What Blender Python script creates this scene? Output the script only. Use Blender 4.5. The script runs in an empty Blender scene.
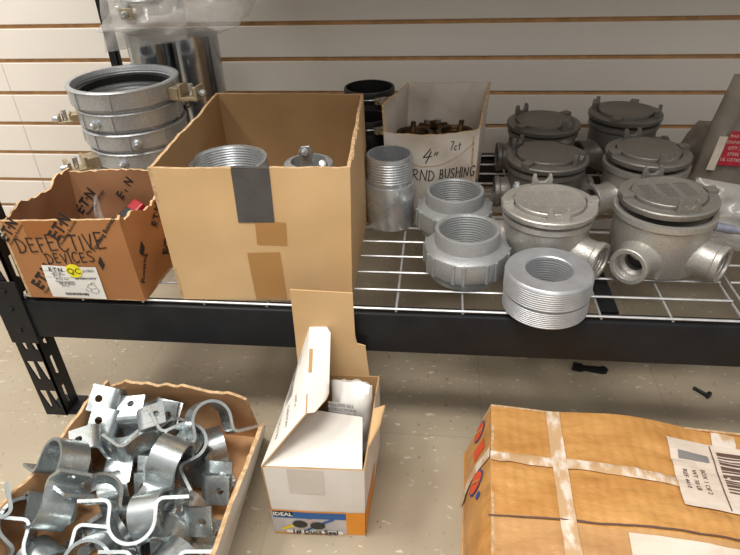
import bpy, bmesh, math, random
from math import sin, cos, pi, radians, sqrt, atan2
from mathutils import Vector, Matrix, noise
V = Vector
sc = bpy.context.scene
C = sc.collection

# ------------------------------------------------------------------ camera
PITCH, ROLL, YAW = .576799, -.0376729, .1256526
cam_d = bpy.data.cameras.new('camera'); cam = bpy.data.objects.new('camera', cam_d); C.objects.link(cam)
cam_d.sensor_width = 36.0; cam_d.lens = 616.41 / 740 * 36.0; cam_d.clip_start = .01
fw = V((-sin(YAW) * cos(PITCH), cos(YAW) * cos(PITCH), -sin(PITCH)))
rt = V((cos(YAW), sin(YAW), 0)); up = rt.cross(fw)
r2 = cos(ROLL) * rt + sin(ROLL) * up; u2 = -sin(ROLL) * rt + cos(ROLL) * up
CAM = V((0, -1.40558, .7557))
cam.matrix_world = Matrix(((r2.x, u2.x, -fw.x, CAM.x), (r2.y, u2.y, -fw.y, CAM.y), (r2.z, u2.z, -fw.z, CAM.z), (0, 0, 0, 1)))
sc.camera = cam
# ------------------------------------------------------------------ world, lamps, exposure
w = bpy.data.worlds.new('room_light'); sc.world = w; w.use_nodes = True
wn = w.node_tree.nodes; wl = w.node_tree.links; bg = wn['Background']   # bright ceiling half, dimmer room below eye level
w_tc = wn.new('ShaderNodeTexCoord'); w_sp = wn.new('ShaderNodeSeparateXYZ'); w_rm = wn.new('ShaderNodeValToRGB')
wl.new(w_tc.outputs['Generated'], w_sp.inputs[0]); wl.new(w_sp.outputs['Z'], w_rm.inputs[0]); wl.new(w_rm.outputs[0], bg.inputs[0])
w_rm.color_ramp.elements[0].position = 0; w_rm.color_ramp.elements[0].color = (.50, .48, .45, 1)
w_rm.color_ramp.elements[1].position = .5; w_rm.color_ramp.elements[1].color = (1, .985, .95, 1)
bg.inputs[1].default_value = .58
def area(name, loc, target, sx, sy, energy, col=(1, .965, .90)):
    l = bpy.data.lights.new(name, 'AREA'); l.shape = 'RECTANGLE'; l.size = sx; l.size_y = sy; l.energy = energy; l.color = col
    o = bpy.data.objects.new(name, l); C.objects.link(o); o.location = loc
    o.rotation_euler = (V(target) - V(loc)).to_track_quat('-Z', 'Y').to_euler()
    return o
area('ceiling_lamp', (-.3, -1.55, 2.7), (-.3, -1.55, 0), 1.3, .45, 58)
area('ceiling_lamp', (.3, -3.4, 2.7), (.3, -3.4, 0), 1.3, .5, 30)
area('ceiling_lamp', (-1.55, -.9, 2.7), (-1.55, -.9, 0), .5, 1.2, 60)
vs = sc.view_settings
sc.display_settings.display_device = 'sRGB'
vs.view_transform = 'Standard'; vs.look = 'None'; vs.exposure = 0.0; vs.gamma = 1.0; vs.use_curve_mapping = False

# ------------------------------------------------------------------ materials
def srgb(r, g, b):
    f = lambda c: (c / 255 / 12.92) if c / 255 <= .04045 else ((c / 255 + .055) / 1.055) ** 2.4
    return (f(r), f(g), f(b), 1)
def mat(name, col, col2=None, rough=.5, metal=0., scale=20., bump=0., bscale=60., thresh=(.35, .65), stretch=(1, 1, 1), alpha=1., trans=0., coord='Object', rvar=0., detail=4., spec=.5, bdist=.002):
    m = bpy.data.materials.new(name); m.use_nodes = True
    nt = m.node_tree; nd = nt.nodes; L = nt.links; b = nd['Principled BSDF']
    b.inputs['Roughness'].default_value = rough; b.inputs['Metallic'].default_value = metal; b.inputs['Alpha'].default_value = alpha
    b.inputs['Transmission Weight'].default_value = trans; b.inputs['Specular IOR Level'].default_value = spec
    b.inputs['Base Color'].default_value = col
    tc = nd.new('ShaderNodeTexCoord'); mp = nd.new('ShaderNodeMapping'); mp.inputs['Scale'].default_value = stretch
    L.new(tc.outputs[coord], mp.inputs[0])
    def nz(s, d=detail):
        n = nd.new('ShaderNodeTexNoise'); n.inputs['Scale'].default_value = s; n.inputs['Detail'].default_value = d; L.new(mp.outputs[0], n.inputs['Vector']); return n
    if col2 is not None or rvar:
        n = nz(scale)
        r = nd.new('ShaderNodeMapRange'); r.inputs[1].default_value = thresh[0]; r.inputs[2].default_value = thresh[1]; L.new(n.outputs[0], r.inputs[0])
        if col2 is not None:
            mx = nd.new('ShaderNodeMix'); mx.data_type = 'RGBA'; mx.inputs[6].default_value = col; mx.inputs[7].default_value = col2
            L.new(r.outputs[0], mx.inputs[0]); L.new(mx.outputs[2], b.inputs['Base Color'])
        if rvar:
            q = nd.new('ShaderNodeMapRange'); q.inputs[3].default_value = rough - rvar; q.inputs[4].default_value = rough + rvar
            L.new(r.outputs[0], q.inputs[0]); L.new(q.outputs[0], b.inputs['Roughness'])
    if bump:
        bp = nd.new('ShaderNodeBump'); bp.inputs['Strength'].default_value = bump; bp.inputs['Distance'].default_value = bdist
        L.new(nz(bscale).outputs[0], bp.inputs['Height']); L.new(bp.outputs[0], b.inputs['Normal'])
    return m
M = {}
M['slat'] = mat('slat_laminate', srgb(232, 226, 218), srgb(226, 219, 210), .45, scale=3, bump=.03, bscale=8)
M['groove'] = mat('fibreboard_groove', srgb(196, 152, 104), srgb(170, 130, 88), .8, scale=40)
M['rack'] = mat('black_steel_paint', srgb(20, 21, 24), srgb(26, 27, 30), .42, scale=30, bump=.05, bscale=300, spec=.3)
M['wire'] = mat('galvanised_wire', srgb(205, 205, 205), srgb(180, 180, 180), .35, .55, scale=60)
M['board'] = mat('shelf_chipboard', srgb(176, 146, 105), srgb(150, 120, 84), .8, scale=90)
M['kraft'] = mat('kraft_cardboard', srgb(210, 176, 130), srgb(200, 165, 118), .78, scale=9, bump=.35, bscale=18, stretch=(1, 1, 1))
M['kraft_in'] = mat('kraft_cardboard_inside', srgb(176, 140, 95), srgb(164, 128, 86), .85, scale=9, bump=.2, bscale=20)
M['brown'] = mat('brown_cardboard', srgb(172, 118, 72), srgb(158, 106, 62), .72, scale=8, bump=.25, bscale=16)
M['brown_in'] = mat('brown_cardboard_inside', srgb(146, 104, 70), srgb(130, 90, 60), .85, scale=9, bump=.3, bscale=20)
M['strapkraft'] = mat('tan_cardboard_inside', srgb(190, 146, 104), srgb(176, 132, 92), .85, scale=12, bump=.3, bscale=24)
M['edge'] = mat('torn_cardboard_edge', srgb(206, 176, 138), srgb(172, 138, 98), .9, scale=150, bump=.6, bscale=300)
M['whitecard'] = mat('white_cardboard', srgb(226, 221, 214), srgb(208, 200, 190), .7, scale=9, bump=.2, bscale=15, thresh=(.4, .75))
M['dirtycard'] = mat('grimy_white_cardboard', srgb(205, 195, 184), srgb(160, 143, 124), .8, scale=14, bump=.3, bscale=20, thresh=(.45, .8))
M['paper'] = mat('white_paper', srgb(232, 230, 226), None, .6)
M['labelpaper'] = mat('label_paper', srgb(214, 200, 186), srgb(202, 186, 170), .5, scale=12)
M['ink'] = mat('black_ink', srgb(34, 28, 26), None, .7)
M['greyink'] = mat('grey_print', srgb(120, 116, 114), None, .7)
M['brownink'] = mat('brown_print', srgb(92, 66, 58), None, .7)
M['yellowdot'] = mat('yellow_sticker', srgb(236, 226, 30), None, .5)
M['tape'] = mat('brown_packing_tape', srgb(172, 128, 76), None, .25, bump=.1, bscale=25)
M['brtape'] = mat('dark_packing_tape', srgb(150, 92, 46), None, .25, bump=.1, bscale=25)
M['greytape'] = mat('grey_duct_tape', srgb(72, 70, 71), srgb(80, 78, 78), .45, scale=60, bump=.1, bscale=60)
M['cleartape'] = mat('shiny_strapping_tape', srgb(192, 158, 120), srgb(222, 208, 194), .2, scale=55, bump=.8, bscale=90, stretch=(1, .5, 1), rvar=.1, thresh=(.48, .62))  # whitish patches are highlights painted into the tan tape colour
M['galv'] = mat('galvanised_steel', srgb(206, 212, 213), srgb(160, 168, 171), .30, .88, scale=45, bump=.08, bscale=120, rvar=.1, thresh=(.3, .7))
M['galv_edge'] = M['galv']
M['zinc'] = mat('bright_zinc_pipe', srgb(206, 210, 213), srgb(186, 190, 196), .28, .72, scale=25, rvar=.06)
M['pipesteel'] = mat('polished_steel_pipe', srgb(190, 194, 200), srgb(176, 180, 186), .2, .95, scale=18, rvar=.05)
M['castal'] = mat('cast_aluminium', srgb(188, 185, 179), srgb(170, 166, 160), .38, .58, scale=300, bump=.3, bscale=420, rvar=.06, thresh=(.3, .7))
M['castmid'] = mat('greyed_cast_aluminium', srgb(146, 143, 138), srgb(130, 127, 122), .42, .55, scale=300, bump=.3, bscale=420, thresh=(.3, .7))
M['castdark'] = mat('dull_cast_aluminium', srgb(128, 124, 119), srgb(110, 107, 102), .42, .5, scale=300, bump=.3, bscale=420, thresh=(.3, .7))  # darker copy for the rear boxes, upper-shelf shade put into the colour
M['castgrey'] = mat('grey_cast_fitting', srgb(164, 166, 167), srgb(152, 154, 155), .36, .4, scale=350, bump=.22, bscale=480, thresh=(.3, .7))
M['bush'] = mat('satin_aluminium', srgb(186, 188, 192), srgb(168, 170, 175), .38, .6, scale=40, bump=.06, bscale=300)
M['ringcast'] = mat('ring_casting', srgb(196, 199, 201), srgb(174, 177, 180), .34, .5, scale=300, bump=.3, bscale=420, thresh=(.3, .7))
M['brass'] = mat('tinned_lug', srgb(200, 188, 162), srgb(182, 168, 140), .35, .8, scale=60)
M['black'] = mat('black_plastic', srgb(22, 22, 23), None, .4)
M['darkbore'] = mat('dark_bore', srgb(40, 38, 36), None, .6)  # dark tone stands in for the shade inside the hubs
M['red'] = mat('red_plastic', srgb(150, 18, 34), None, .4)
M['redprint'] = mat('red_print', srgb(176, 30, 52), None, .5)
M['orangeprint'] = mat('orange_print', srgb(228, 150, 40), srgb(220, 140, 36), .5, scale=20)
M['blueprint'] = mat('blue_print', srgb(34, 92, 160), None, .5)
M['paleprint'] = mat('pale_photo_print', srgb(196, 190, 188), srgb(176, 172, 172), .5, scale=40)
M['yellow'] = mat('yellow_print', srgb(232, 200, 50), None, .5)
M['logored'] = mat('logo_red', srgb(214, 78, 40), None, .6)
M['logoblue'] = mat('logo_blue', srgb(46, 70, 130), None, .6)
M['fitting_dark'] = mat('tarnished_fitting', srgb(64, 54, 44), srgb(112, 84, 52), .45, .8, scale=40)
M['clearbag'] = mat('clear_plastic_bag', srgb(198, 196, 192), None, .15, alpha=.36, bump=.5, bscale=22)
M['greybag'] = mat('dusty_plastic_bag', srgb(158, 148, 135), srgb(128, 118, 107), .25, alpha=.8, scale=12, bump=.6, bscale=30)
M['bluefit'] = mat('blue_tint_part', srgb(110, 118, 150), srgb(170, 172, 186), .3, .3, scale=40)

def floor_mat():
    m = bpy.data.materials.new('vinyl_tile'); m.use_nodes = True
    nt = m.node_tree; nd = nt.nodes; L = nt.links; b = nd['Principled BSDF']
    tc = nd.new('ShaderNodeTexCoord'); mp = nd.new('ShaderNodeMapping')
    mp.inputs['Location'].default_value = (.222, .1, 0); L.new(tc.outputs['Object'], mp.inputs[0])
    br = nd.new('ShaderNodeTexBrick'); br.offset = 0; br.inputs['Scale'].default_value = 1
    br.inputs['Brick Width'].default_value = .305; br.inputs['Row Height'].default_value = .305; br.inputs['Mortar Size'].default_value = .0012
    br.inputs['Color1'].default_value = srgb(162, 150, 130); br.inputs['Color2'].default_value = srgb(157, 145, 126); br.inputs['Mortar'].default_value = srgb(144, 132, 114)
    L.new(mp.outputs[0], br.inputs[0])
    last = br.outputs[0]
    for sc_, lo, hi, col, st in ((55, .67, .70, srgb(196, 186, 170), (1, 2.2, 1)), (70, .68, .71, srgb(128, 112, 92), (2, 1, 1)), (6, .4, .75, srgb(150, 136, 116), (1, 1, 1))):
        m2 = nd.new('ShaderNodeMapping'); m2.inputs['Scale'].default_value = st; m2.inputs['Rotation'].default_value = (0, 0, .5); m2.inputs['Location'].default_value = (sc_, 0, 0); L.new(tc.outputs['Object'], m2.inputs[0])
        n = nd.new('ShaderNodeTexNoise'); n.inputs['Scale'].default_value = sc_; n.inputs['Detail'].default_value = 1.5; L.new(m2.outputs[0], n.inputs['Vector'])
        r = nd.new('ShaderNodeMapRange'); r.inputs[1].default_value = lo; r.inputs[2].default_value = hi; L.new(n.outputs[0], r.inputs[0])
        x = nd.new('ShaderNodeMix'); x.data_type = 'RGBA'; L.new(r.outputs[0], x.inputs[0]); L.new(last, x.inputs[6]); x.inputs[7].default_value = col; last = x.outputs[2]
    L.new(last, b.inputs['Base Color']); b.inputs['Roughness'].default_value = .42
    return m
M['floor'] = floor_mat()

# ------------------------------------------------------------------ builders
def link(o, parent=None):
    C.objects.link(o)
    if parent: o.parent = parent
    return o
def obj(name, bm, mats, parent=None, smooth=None, origin=None, bevel=0, recalc=True):
    """one mesh object; vertices are world coordinates, shifted to the parent's (or origin's) base"""
    if not isinstance(mats, (list, tuple)): mats = [mats]
    off = V(parent.location) if parent and parent.type == 'EMPTY' else (V(parent['_base']) if parent and '_base' in parent else V((0, 0, 0)))
    base = V(origin) if origin is not None else None
    sh = off if parent else (base or V((0, 0, 0)))
    if recalc: bmesh.ops.recalc_face_normals(bm, faces=bm.faces)
    for v in bm.verts: v.co -= sh
    me = bpy.data.meshes.new(name); bm.to_mesh(me); bm.free()
    for m in mats: me.materials.append(M[m] if isinstance(m, str) else m)
    o = bpy.data.objects.new(name, me); link(o, parent)
    if not parent: o.location = sh
    if smooth is not None:
        me.polygons.foreach_set('use_smooth', [True] * len(me.polygons))
        me.set_sharp_from_angle(angle=radians(smooth))
    if bevel:
        b = o.modifiers.new('bevel', 'BEVEL'); b.width = bevel; b.segments = 2; b.limit_method = 'ANGLE'; b.angle_limit = radians(40)
    o['_base'] = sh
    return o
def thing(name, label, cat, loc, group=None):
    o = bpy.data.objects.new(name, None); link(o); o.location = loc; o.empty_display_size = .02
    return tag(o, label, cat, group)
def tag(o, label, cat, group=None):
    o['label'] = label; o['category'] = cat
    if group: o['group'] = group
    return o
def struct(name, bm, m, **k):
    o = obj(name, bm, m, **k); o['kind'] = 'structure'; return o
def copy_tree(root, loc, label, rz=0, group=None):
    r = root.copy(); link(r); r.location = loc; r.rotation_euler = (0, 0, rz); r['label'] = label
    if group: r['group'] = group
    for ch in list(root.children):
        c = ch.copy(); link(c, r)
        for g in ch.children:
            d = g.copy(); link(d, c)
    return r
B = bmesh.new
def box(bm, lo, hi, mi=0, mt=None):
    vs_ = [bm.verts.new(V((x, y, z)) if mt is None else mt @ V((x, y, z))) for x in (lo[0], hi[0]) for y in (lo[1], hi[1]) for z in (lo[2], hi[2])]
    for f in ((0, 1, 3, 2), (4, 6, 7, 5), (0, 4, 5, 1), (2, 3, 7, 6), (0, 2, 6, 4), (1, 5, 7, 3)):
        fc = bm.faces.new([vs_[i] for i in f]); fc.material_index = mi
def frame(axis, ref=V((0, 0, 1))):
    a = V(axis).normalized()
    if abs(a.dot(ref)) > .98: ref = V((0, 1, 0))
    x = ref.cross(a).normalized(); y = a.cross(x)
    return x, y, a
def lathe(bm, prof, org=(0, 0, 0), axis=(0, 0, 1), seg=48, closed=False, mi=0, rfun=None):
    """prof: list of (radius, height[, material])"""
    x, y, a = frame(axis); org = V(org); rings = []
    for p in prof:
        if p[0] < 1e-6: rings.append([bm.verts.new(org + a * p[1])]); continue
        ring = []
        for i in range(seg):
            t = 2 * pi * i / seg; r = p[0] if rfun is None else rfun(p[0], t, p[1])
            ring.append(bm.verts.new(org + a * p[1] + (x * cos(t) + y * sin(t)) * r))
        rings.append(ring)
    n = len(rings)
    for k in range(n if closed else n - 1):
        r0, r1 = rings[k], rings[(k + 1) % n]; m_ = prof[k][2] if len(prof[k]) > 2 else mi
        for i in range(seg):
            j = (i + 1) % seg
            if len(r0) == 1 and len(r1) == 1: break
            if len(r0) == 1: f = bm.faces.new((r0[0], r1[j], r1[i]))
            elif len(r1) == 1: f = bm.faces.new((r0[i], r0[j], r1[0]))
            else: f = bm.faces.new((r0[i], r0[j], r1[j], r1[i]))
            f.material_index = m_
def tube(bm, pts, r, seg=8, mi=0, cap=True):
    pts = [V(p) for p in pts]; rings = []
    d0 = (pts[1] - pts[0]).normalized(); x, y, _ = frame(d0)
    for i, p in enumerate(pts):
        d = (pts[min(i + 1, len(pts) - 1)] - pts[max(i - 1, 0)]).normalized()
        x = (x - d * x.dot(d)).normalized(); y = d.cross(x)
        rings.append([bm.verts.new(p + (x * cos(2 * pi * k / seg) + y * sin(2 * pi * k / seg)) * r) for k in range(seg)])
    for a, b in zip(rings, rings[1:]):
        for k in range(seg): bm.faces.new((a[k], a[(k + 1) % seg], b[(k + 1) % seg], b[k])).material_index = mi
    if cap: bm.faces.new(rings[0][::-1]).material_index = mi; bm.faces.new(rings[-1]).material_index = mi
def prism(bm, poly, mt, d, mi=0):
    """2D outline extruded by d along the local z of mt"""
    a = [bm.verts.new(mt @ V((p[0], p[1], 0))) for p in poly]; b = [bm.verts.new(mt @ V((p[0], p[1], d))) for p in poly]
    n = len(poly); bm.faces.new(a[::-1]).material_index = mi; bm.faces.new(b).material_index = mi
    for i in range(n): bm.faces.new((a[i], a[(i + 1) % n], b[(i + 1) % n], b[i])).material_index = mi
def basis(o, x, y, z=None):
    x = V(x).normalized(); y = V(y); y = (y - x * y.dot(x)).normalized(); z = x.cross(y)
    return Matrix(((x.x, y.x, z.x, o[0]), (x.y, y.y, z.y, o[1]), (x.z, y.z, z.z, o[2]), (0, 0, 0, 1)))

class Panel:
    """a sheet of board between four corners (bottom-left, bottom-right, top-right, top-left seen from outside)"""
    def __init__(s, bl, br, tr, tl, bulge=0., wob=0., seed=0, top=None, crease=0.):
        s.c = [V(p) for p in (bl, br, tr, tl)]; s.bulge = bulge; s.wob = wob; s.seed = seed; s.top = top; s.crease = crease
        s.n = (s.c[1] - s.c[0]).cross(s.c[3] - s.c[0]).normalized()
        s.w = ((s.c[1] - s.c[0]).length + (s.c[2] - s.c[3]).length) / 2; s.h = ((s.c[3] - s.c[0]).length + (s.c[2] - s.c[1]).length) / 2
    def P(s, u, v, off=0.):
        a, b, c, d = s.c
        if s.top and v > 0: v = v * s.top(u)
        p = a * (1 - u) * (1 - v) + b * u * (1 - v) + c * u * v + d * (1 - u) * v
        k = sin(pi * min(max(u, 0), 1)) * sin(pi * min(max(v, 0), 1))
        o = s.bulge * k
        if s.crease: o += s.crease * (abs(noise.noise(V((u * 4 + v * 2, v * 9, s.seed + 3)))) + .6 * abs(noise.noise(V((u * 11, v * 17 - u * 5, s.seed + 9)))) - .3) * min(1, 8 * v * (1 - v) + .1)
        if s.wob: o += s.wob * noise.noise(V((u * 3 + s.seed * 7.1, v * 3, s.seed))) * (sin(pi * min(max(u, 0), 1)) ** .5 if 0 < u < 1 else 0)
        return p + s.n * (o + off)
    def build(s, bm, th=.004, nu=14, nv=10, mo=0, mi=0, me=0, ragged=0., rs=0):
        rnd = random.Random(rs)
        g = []
        for off in (0, -th):
            rows = []
            for j in range(nv + 1):
                row = []
                for i in range(nu + 1):
                    row.append(s.P(i / nu, j / nv, off))
                rows.append(row)
            g.append(rows)
        if ragged:
            for i in range(nu + 1):
                d = (s.c[3] - s.c[0]).normalized() * rnd.uniform(-ragged, ragged)
                for k in (0, 1): g[k][nv][i] = g[k][nv][i] + d
        vv = [[[bm.verts.new(p) for p in row] for row in rows] for rows in g]
        A, Bk = vv
        for j in range(nv):
            for i in range(nu):
                bm.faces.new((A[j][i], A[j][i + 1], A[j + 1][i + 1], A[j + 1][i])).material_index = mo
                bm.faces.new((Bk[j][i], Bk[j + 1][i], Bk[j + 1][i + 1], Bk[j][i + 1])).material_index = mi
        for j in range(nv):
            for i in (0, nu): bm.faces.new((A[j][i], A[j + 1][i], Bk[j + 1][i], Bk[j][i])).material_index = me
        for i in range(nu):
            for j in (0, nv): bm.faces.new((A[j][i], A[j][i + 1], Bk[j][i + 1], Bk[j][i])).material_index = me
    def quad(s, bm, u0, v0, u1, v1, off=.0006, n=6, mi=0, ang=0.):
        """rectangle lying on the sheet (uv box), optionally turned by ang about its centre in metres"""
        cu, cv = (u0 + u1) / 2, (v0 + v1) / 2; W, H = (u1 - u0) * s.w, (v1 - v0) * s.h
        ca, sa = cos(ang), sin(ang); rows = []
        for j in range(n + 1):
            row = []
            for i in range(n + 1):
                x = (i / n - .5) * W; y = (j / n - .5) * H
                row.append(bm.verts.new(s.P(cu + (x * ca - y * sa) / s.w, cv + (x * sa + y * ca) / s.h, off)))
            rows.append(row)
        for j in range(n):
            for i in range(n): bm.faces.new((rows[j][i], rows[j][i + 1], rows[j + 1][i + 1], rows[j + 1][i])).material_index = mi
    def poly(s, bm, pts, off=.0008, mi=0):
        f = bm.faces.new([bm.verts.new(s.P(u, v, off)) for u, v in pts]); f.material_index = mi
    def disc(s, bm, u, v, r, off=.0008, n=24, mi=0, ry=None):
        ry = ry or r
        s.poly(bm, [(u + r * cos(2 * pi * i / n) / s.w, v + ry * sin(2 * pi * i / n) / s.h) for i in range(n)], off, mi)
    def stroke(s, bm, pts, wd, off=.0009, mi=0):
        pts = [V((p[0] * s.w, p[1] * s.h)) for p in pts]
        for a, b in zip(pts, pts[1:]):
            d = b - a
            if d.length < 1e-6: continue
            d.normalize(); nn = V((-d.y, d.x)) * wd / 2; a = a - d * wd * .3; b = b + d * wd * .3
            k = 3 if (b - a).length > .02 else 1
            for q in range(k):
                p0 = a.lerp(b, q / k); p1 = a.lerp(b, (q + 1) / k)
                s.poly(bm, [(t.x / s.w, t.y / s.h) for t in (p0 - nn, p1 - nn, p1 + nn, p0 + nn)], off, mi)
    def text(s, bm, string, u, v, size, ang=0., off=.0008, bold=.0, mi=0, align='CENTER', sx=1.):
        for loops in glyphs(string, bold, align):
            vs_ = []
            for x, y in loops:
                x *= size * sx; y *= size
                vs_.append(bm.verts.new(s.P(u + (x * cos(ang) - y * sin(ang)) / s.w, v + (x * sin(ang) + y * cos(ang)) / s.h, off)))
            try: bm.faces.new(vs_).material_index = mi
            except ValueError: pass
    def hand(s, bm, string, u, v, size, wd, ang=0., mi=0, jit=.06, seed=3, sp=1., slant=.0, rise=0.):
        """hand-drawn capitals from pen strokes"""
        rnd = random.Random(seed); x0 = 0
        for ch in string:
            if ch == ' ': x0 += .5 * size; continue
            wdt, strokes = HAND[ch]
            k = size * rnd.uniform(.92, 1.1); dy = rnd.uniform(-jit, jit) * size
            for st in strokes:
                pts = []
                for (a, b) in st:
                    x = x0 + (a * wdt * sp + slant * b) * k; y = b * k + dy + rise * x
                    pts.append((u + (x * cos(ang) - y * sin(ang)) / s.w, v + (x * sin(ang) + y * cos(ang)) / s.h))
                s.stroke(bm, pts, wd, mi=mi)
            x0 += (wdt + .22) * size * sp
HAND = {
 'D': (.62, [[(.08, 1), (.12, .5), (.1, 0)], [(-.1, .95), (.4, 1.0), (.85, .75), (1, .45), (.8, .12), (.3, -.03), (-.05, .03)]]),
 'E': (.5, [[(.1, 1), (.05, .5), (.08, 0)], [(.05, 1), (.95, .97)], [(.05, .52), (.8, .55)], [(.05, 0), (1, .05)]]),
 'F': (.5, [[(.12, 1), (.1, .5), (.1, -.05)], [(.05, 1), (1, .98)], [(.1, .5), (.8, .53)]]),
 'C': (.55, [[(1, .85), (.7, 1), (.3, .92), (.03, .6), (.05, .25), (.35, 0), (.75, .02), (1, .18)]]),
 'T': (.55, [[(.55, 1), (.5, .5), (.52, 0)], [(-.1, .98), (1.1, 1.0)]]),
 'I': (.1, [[(.5, 1), (.5, 0)]]),
 'V': (.55, [[(0, 1), (.25, .5), (.5, 0), (.75, .5), (1, 1)]]),
 'S': (.5, [[(1, .88), (.6, 1), (.15, .9), (.1, .65), (.5, .52), (.9, .38), (.9, .12), (.5, 0), (0, .08)]]),
 'R': (.55, [[(.1, 1), (.08, .5), (.1, 0)], [(0, .95), (.6, 1), (.95, .8), (.7, .55), (.15, .5)], [(.3, .5), (.7, .2), (1.1, 0)]]),
 'N': (.6, [[(.05, 0), (.08, 1)], [(.08, 1), (.5, .5), (.95, .02)], [(.95, .02), (1, 1)]]),
 'B': (.5, [[(.1, 1), (.08, 0)], [(0, 1), (.7, .98), (.85, .75), (.6, .55), (.15, .5)], [(.6, .52), (1, .32), (.8, .05), (0, 0)]]),
 'U': (.55, [[(0, 1), (.05, .3), (.35, 0), (.75, .1), (.95, .5), (1, 1)]]),
 'H': (.55, [[(.05, 1), (.05, 0)], [(1, 1), (.95, 0)], [(.05, .5), (.97, .53)]]),
 'G': (.6, [[(1, .85), (.6, 1), (.15, .85), (0, .45), (.3, .03), (.8, .05), (.95, .42), (.55, .42)]]),
 '4': (.5, [[(.55, 1), (0, .35), (1.1, .42)], [(.8, .8), (.65, -.1)]]),
 '"': (.3, [[(.2, 1), (.1, .7)], [(.8, 1), (.7, .7)]]),
 '7': (.4, [[(0, 1), (1, 1), (.4, 0)]]),
 'c': (.35, [[(1, .5), (.4, .55), (.05, .3), (.4, 0), (1, .08)]]),
 't': (.35, [[(.5, .95), (.45, .1), (.8, 0)], [(0, .6), (1, .62)]]),
}
_gl = {}
def glyphs(string, bold=0., align='CENTER'):
    key = (string, bold, align)
    if key in _gl: return _gl[key]
    cu = bpy.data.curves.new('lettering', 'FONT'); cu.body = string; cu.size = 1; cu.align_x = align; cu.offset = bold; cu.resolution_u = 2
    o = bpy.data.objects.new('lettering', cu); C.objects.link(o)
    dg = bpy.context.evaluated_depsgraph_get(); me = bpy.data.meshes.new_from_object(o.evaluated_get(dg))
    out = [[(me.vertices[i].co.x, me.vertices[i].co.y - .35) for i in p.vertices] for p in me.polygons]
    bpy.data.objects.remove(o); bpy.data.curves.remove(cu); bpy.data.meshes.remove(me)
    _gl[key] = out; return out
def carton_panels(bt, t, **k):
    """b, t: bottom and top corners FL FR BR BL -> front, right, back, left panels"""
    FL, FR, BR, BL = range(4)
    f = lambda i, j, kk: Panel(bt[i], bt[j], t[j], t[i], **kk)
    return (f(FL, FR, k.get('f', {})), f(FR, BR, k.get('r', {})), f(BR, BL, k.get('b', {})), f(BL, FL, k.get('l', {})))

exec_order = []
# ================================================================== setting
FZ = .247   # top of the wire deck
bm = B(); box(bm, (-3, -4, -.05), (3, .02, 0)); struct('floor', bm, 'floor')
bm = B(); box(bm, (-3, .0065, 0), (3, .06, 2.2), 1)
for k in range(-20, 7):
    z0 = .4915 - .0762 * k - .0762 + .0048; z1 = .4915 - .0762 * k - .0048
    z0 = max(z0, 0)
    if z1 < .01: continue
    box(bm, (-3, 0, z0), (-1.0425, .008, z1), 0); box(bm, (-1.0415, 0, z0), (3, .008, z1), 0)
struct('wall_back', bm, ['slat', 'groove'], bevel=.0012)

# ------------------------------------------------------------------ rack
DX0, DX1, DY0, DY1 = -.617, .86, -.708, -.11
rack = thing('steel_rack', 'black steel rack with tapered-hole posts and a deep front beam carrying the wire deck', 'shelving', (-.636, -.693, 0))
def post(name, x0, x1, y0, y1, sx, fy, hole=True, ztop=1.15, lean=0.):
    """angle post: a front leaf (in xz) and a side leaf (in yz) with punched slots"""
    bm = B(); th = .0025
    def leaf(org, ux, uy, w_, slots):
        zs = [0]; cells = []
        pitch = .0635; n = int(ztop / pitch)
        for k in range(n):
            zb = k * pitch
            g = [0, zb + .016, zb + .044, zb + pitch]
            mt = basis(org + V((0, 0, zb)), ux, (0, 0, 1))
            # rails between the slots
            edges = [0]
            for s0, s1, sl in slots: edges += [s0, s1]
            edges.append(w_)
            for a, b in zip(edges[::2], edges[1::2]): prism(bm, [(a, 0), (b, 0), (b, pitch), (a, pitch)], mt, th)
            for s0, s1, sl in slots:
                prism(bm, [(s0, 0), (s1, 0), (s1, .014), (s0, .022)], mt, th)
                prism(bm, [(s0, .056), (s1, .056), (s1, pitch), (s0, pitch)], mt, th)
                if sl:   # tapered: wedge of metal narrows the slot towards its foot
                    prism(bm, [(s0, .022), (s0 + (s1 - s0) * .6, .017), (s0, .056)], mt, th)
    if sx > 0:
        leaf(V((x0, y0 + th, 0)), (1, 0, 0), None, x1 - x0, [(.004, .017, True), (.021, .034, True)] if hole else [])
        leaf(V((x1 - th, y0, 0)), (0, 1, 0), None, y1 - y0, [(.013, .021, False)] if hole else [])
    else:
        leaf(V((x0, y0 + th, 0)), (1, 0, 0), None, x1 - x0, [(.004, .017, True), (.021, .034, True)] if hole else [])
        leaf(V((x0, y0, 0)), (0, 1, 0), None, y1 - y0, [(.013, .021, False)] if hole else [])
    return obj(name, bm, 'rack', rack)
post('post', -.655, -.617, -.712, -.674, 1, 0)
post('post', .862, .90, -.712, -.674, -1, 0)
post('post', -.694, -.676, -.135, -.120, 1, 0, hole=False)
post('post', .862, .90, -.135, -.097, -1, 0)
def beam(name, y0, y1, z0, z1, x0=DX0, x1=.862, lip=True):
    bm = B()
    s_ = 1 if y1 > y0 else -1
    pr = [(y0, z0), (y0, z1 - .006), (y0 + s_ * .002, z1 - .002), (y0 + s_ * .006, z1), (y0 + s_ * .020, z1), (y0 + s_ * .020, z1 - .008), (y1, z1 - .008), (y1, z0)]
    for a in (0,):
        va = [bm.verts.new((x0, p[0], p[1])) for p in pr]; vb = [bm.verts.new((x1, p[0], p[1])) for p in pr]
        bm.faces.new(va); bm.faces.new(vb[::-1])
        for i in range(len(pr)): bm.faces.new((va[i], va[(i + 1) % 8], vb[(i + 1) % 8], vb[i]))
    return obj(name, bm, 'rack', rack, smooth=35)
beam('front_beam', -.7115, -.680, .172, .2392)
beam('rear_beam', -.098, -.130, .172, .2392)
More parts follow.
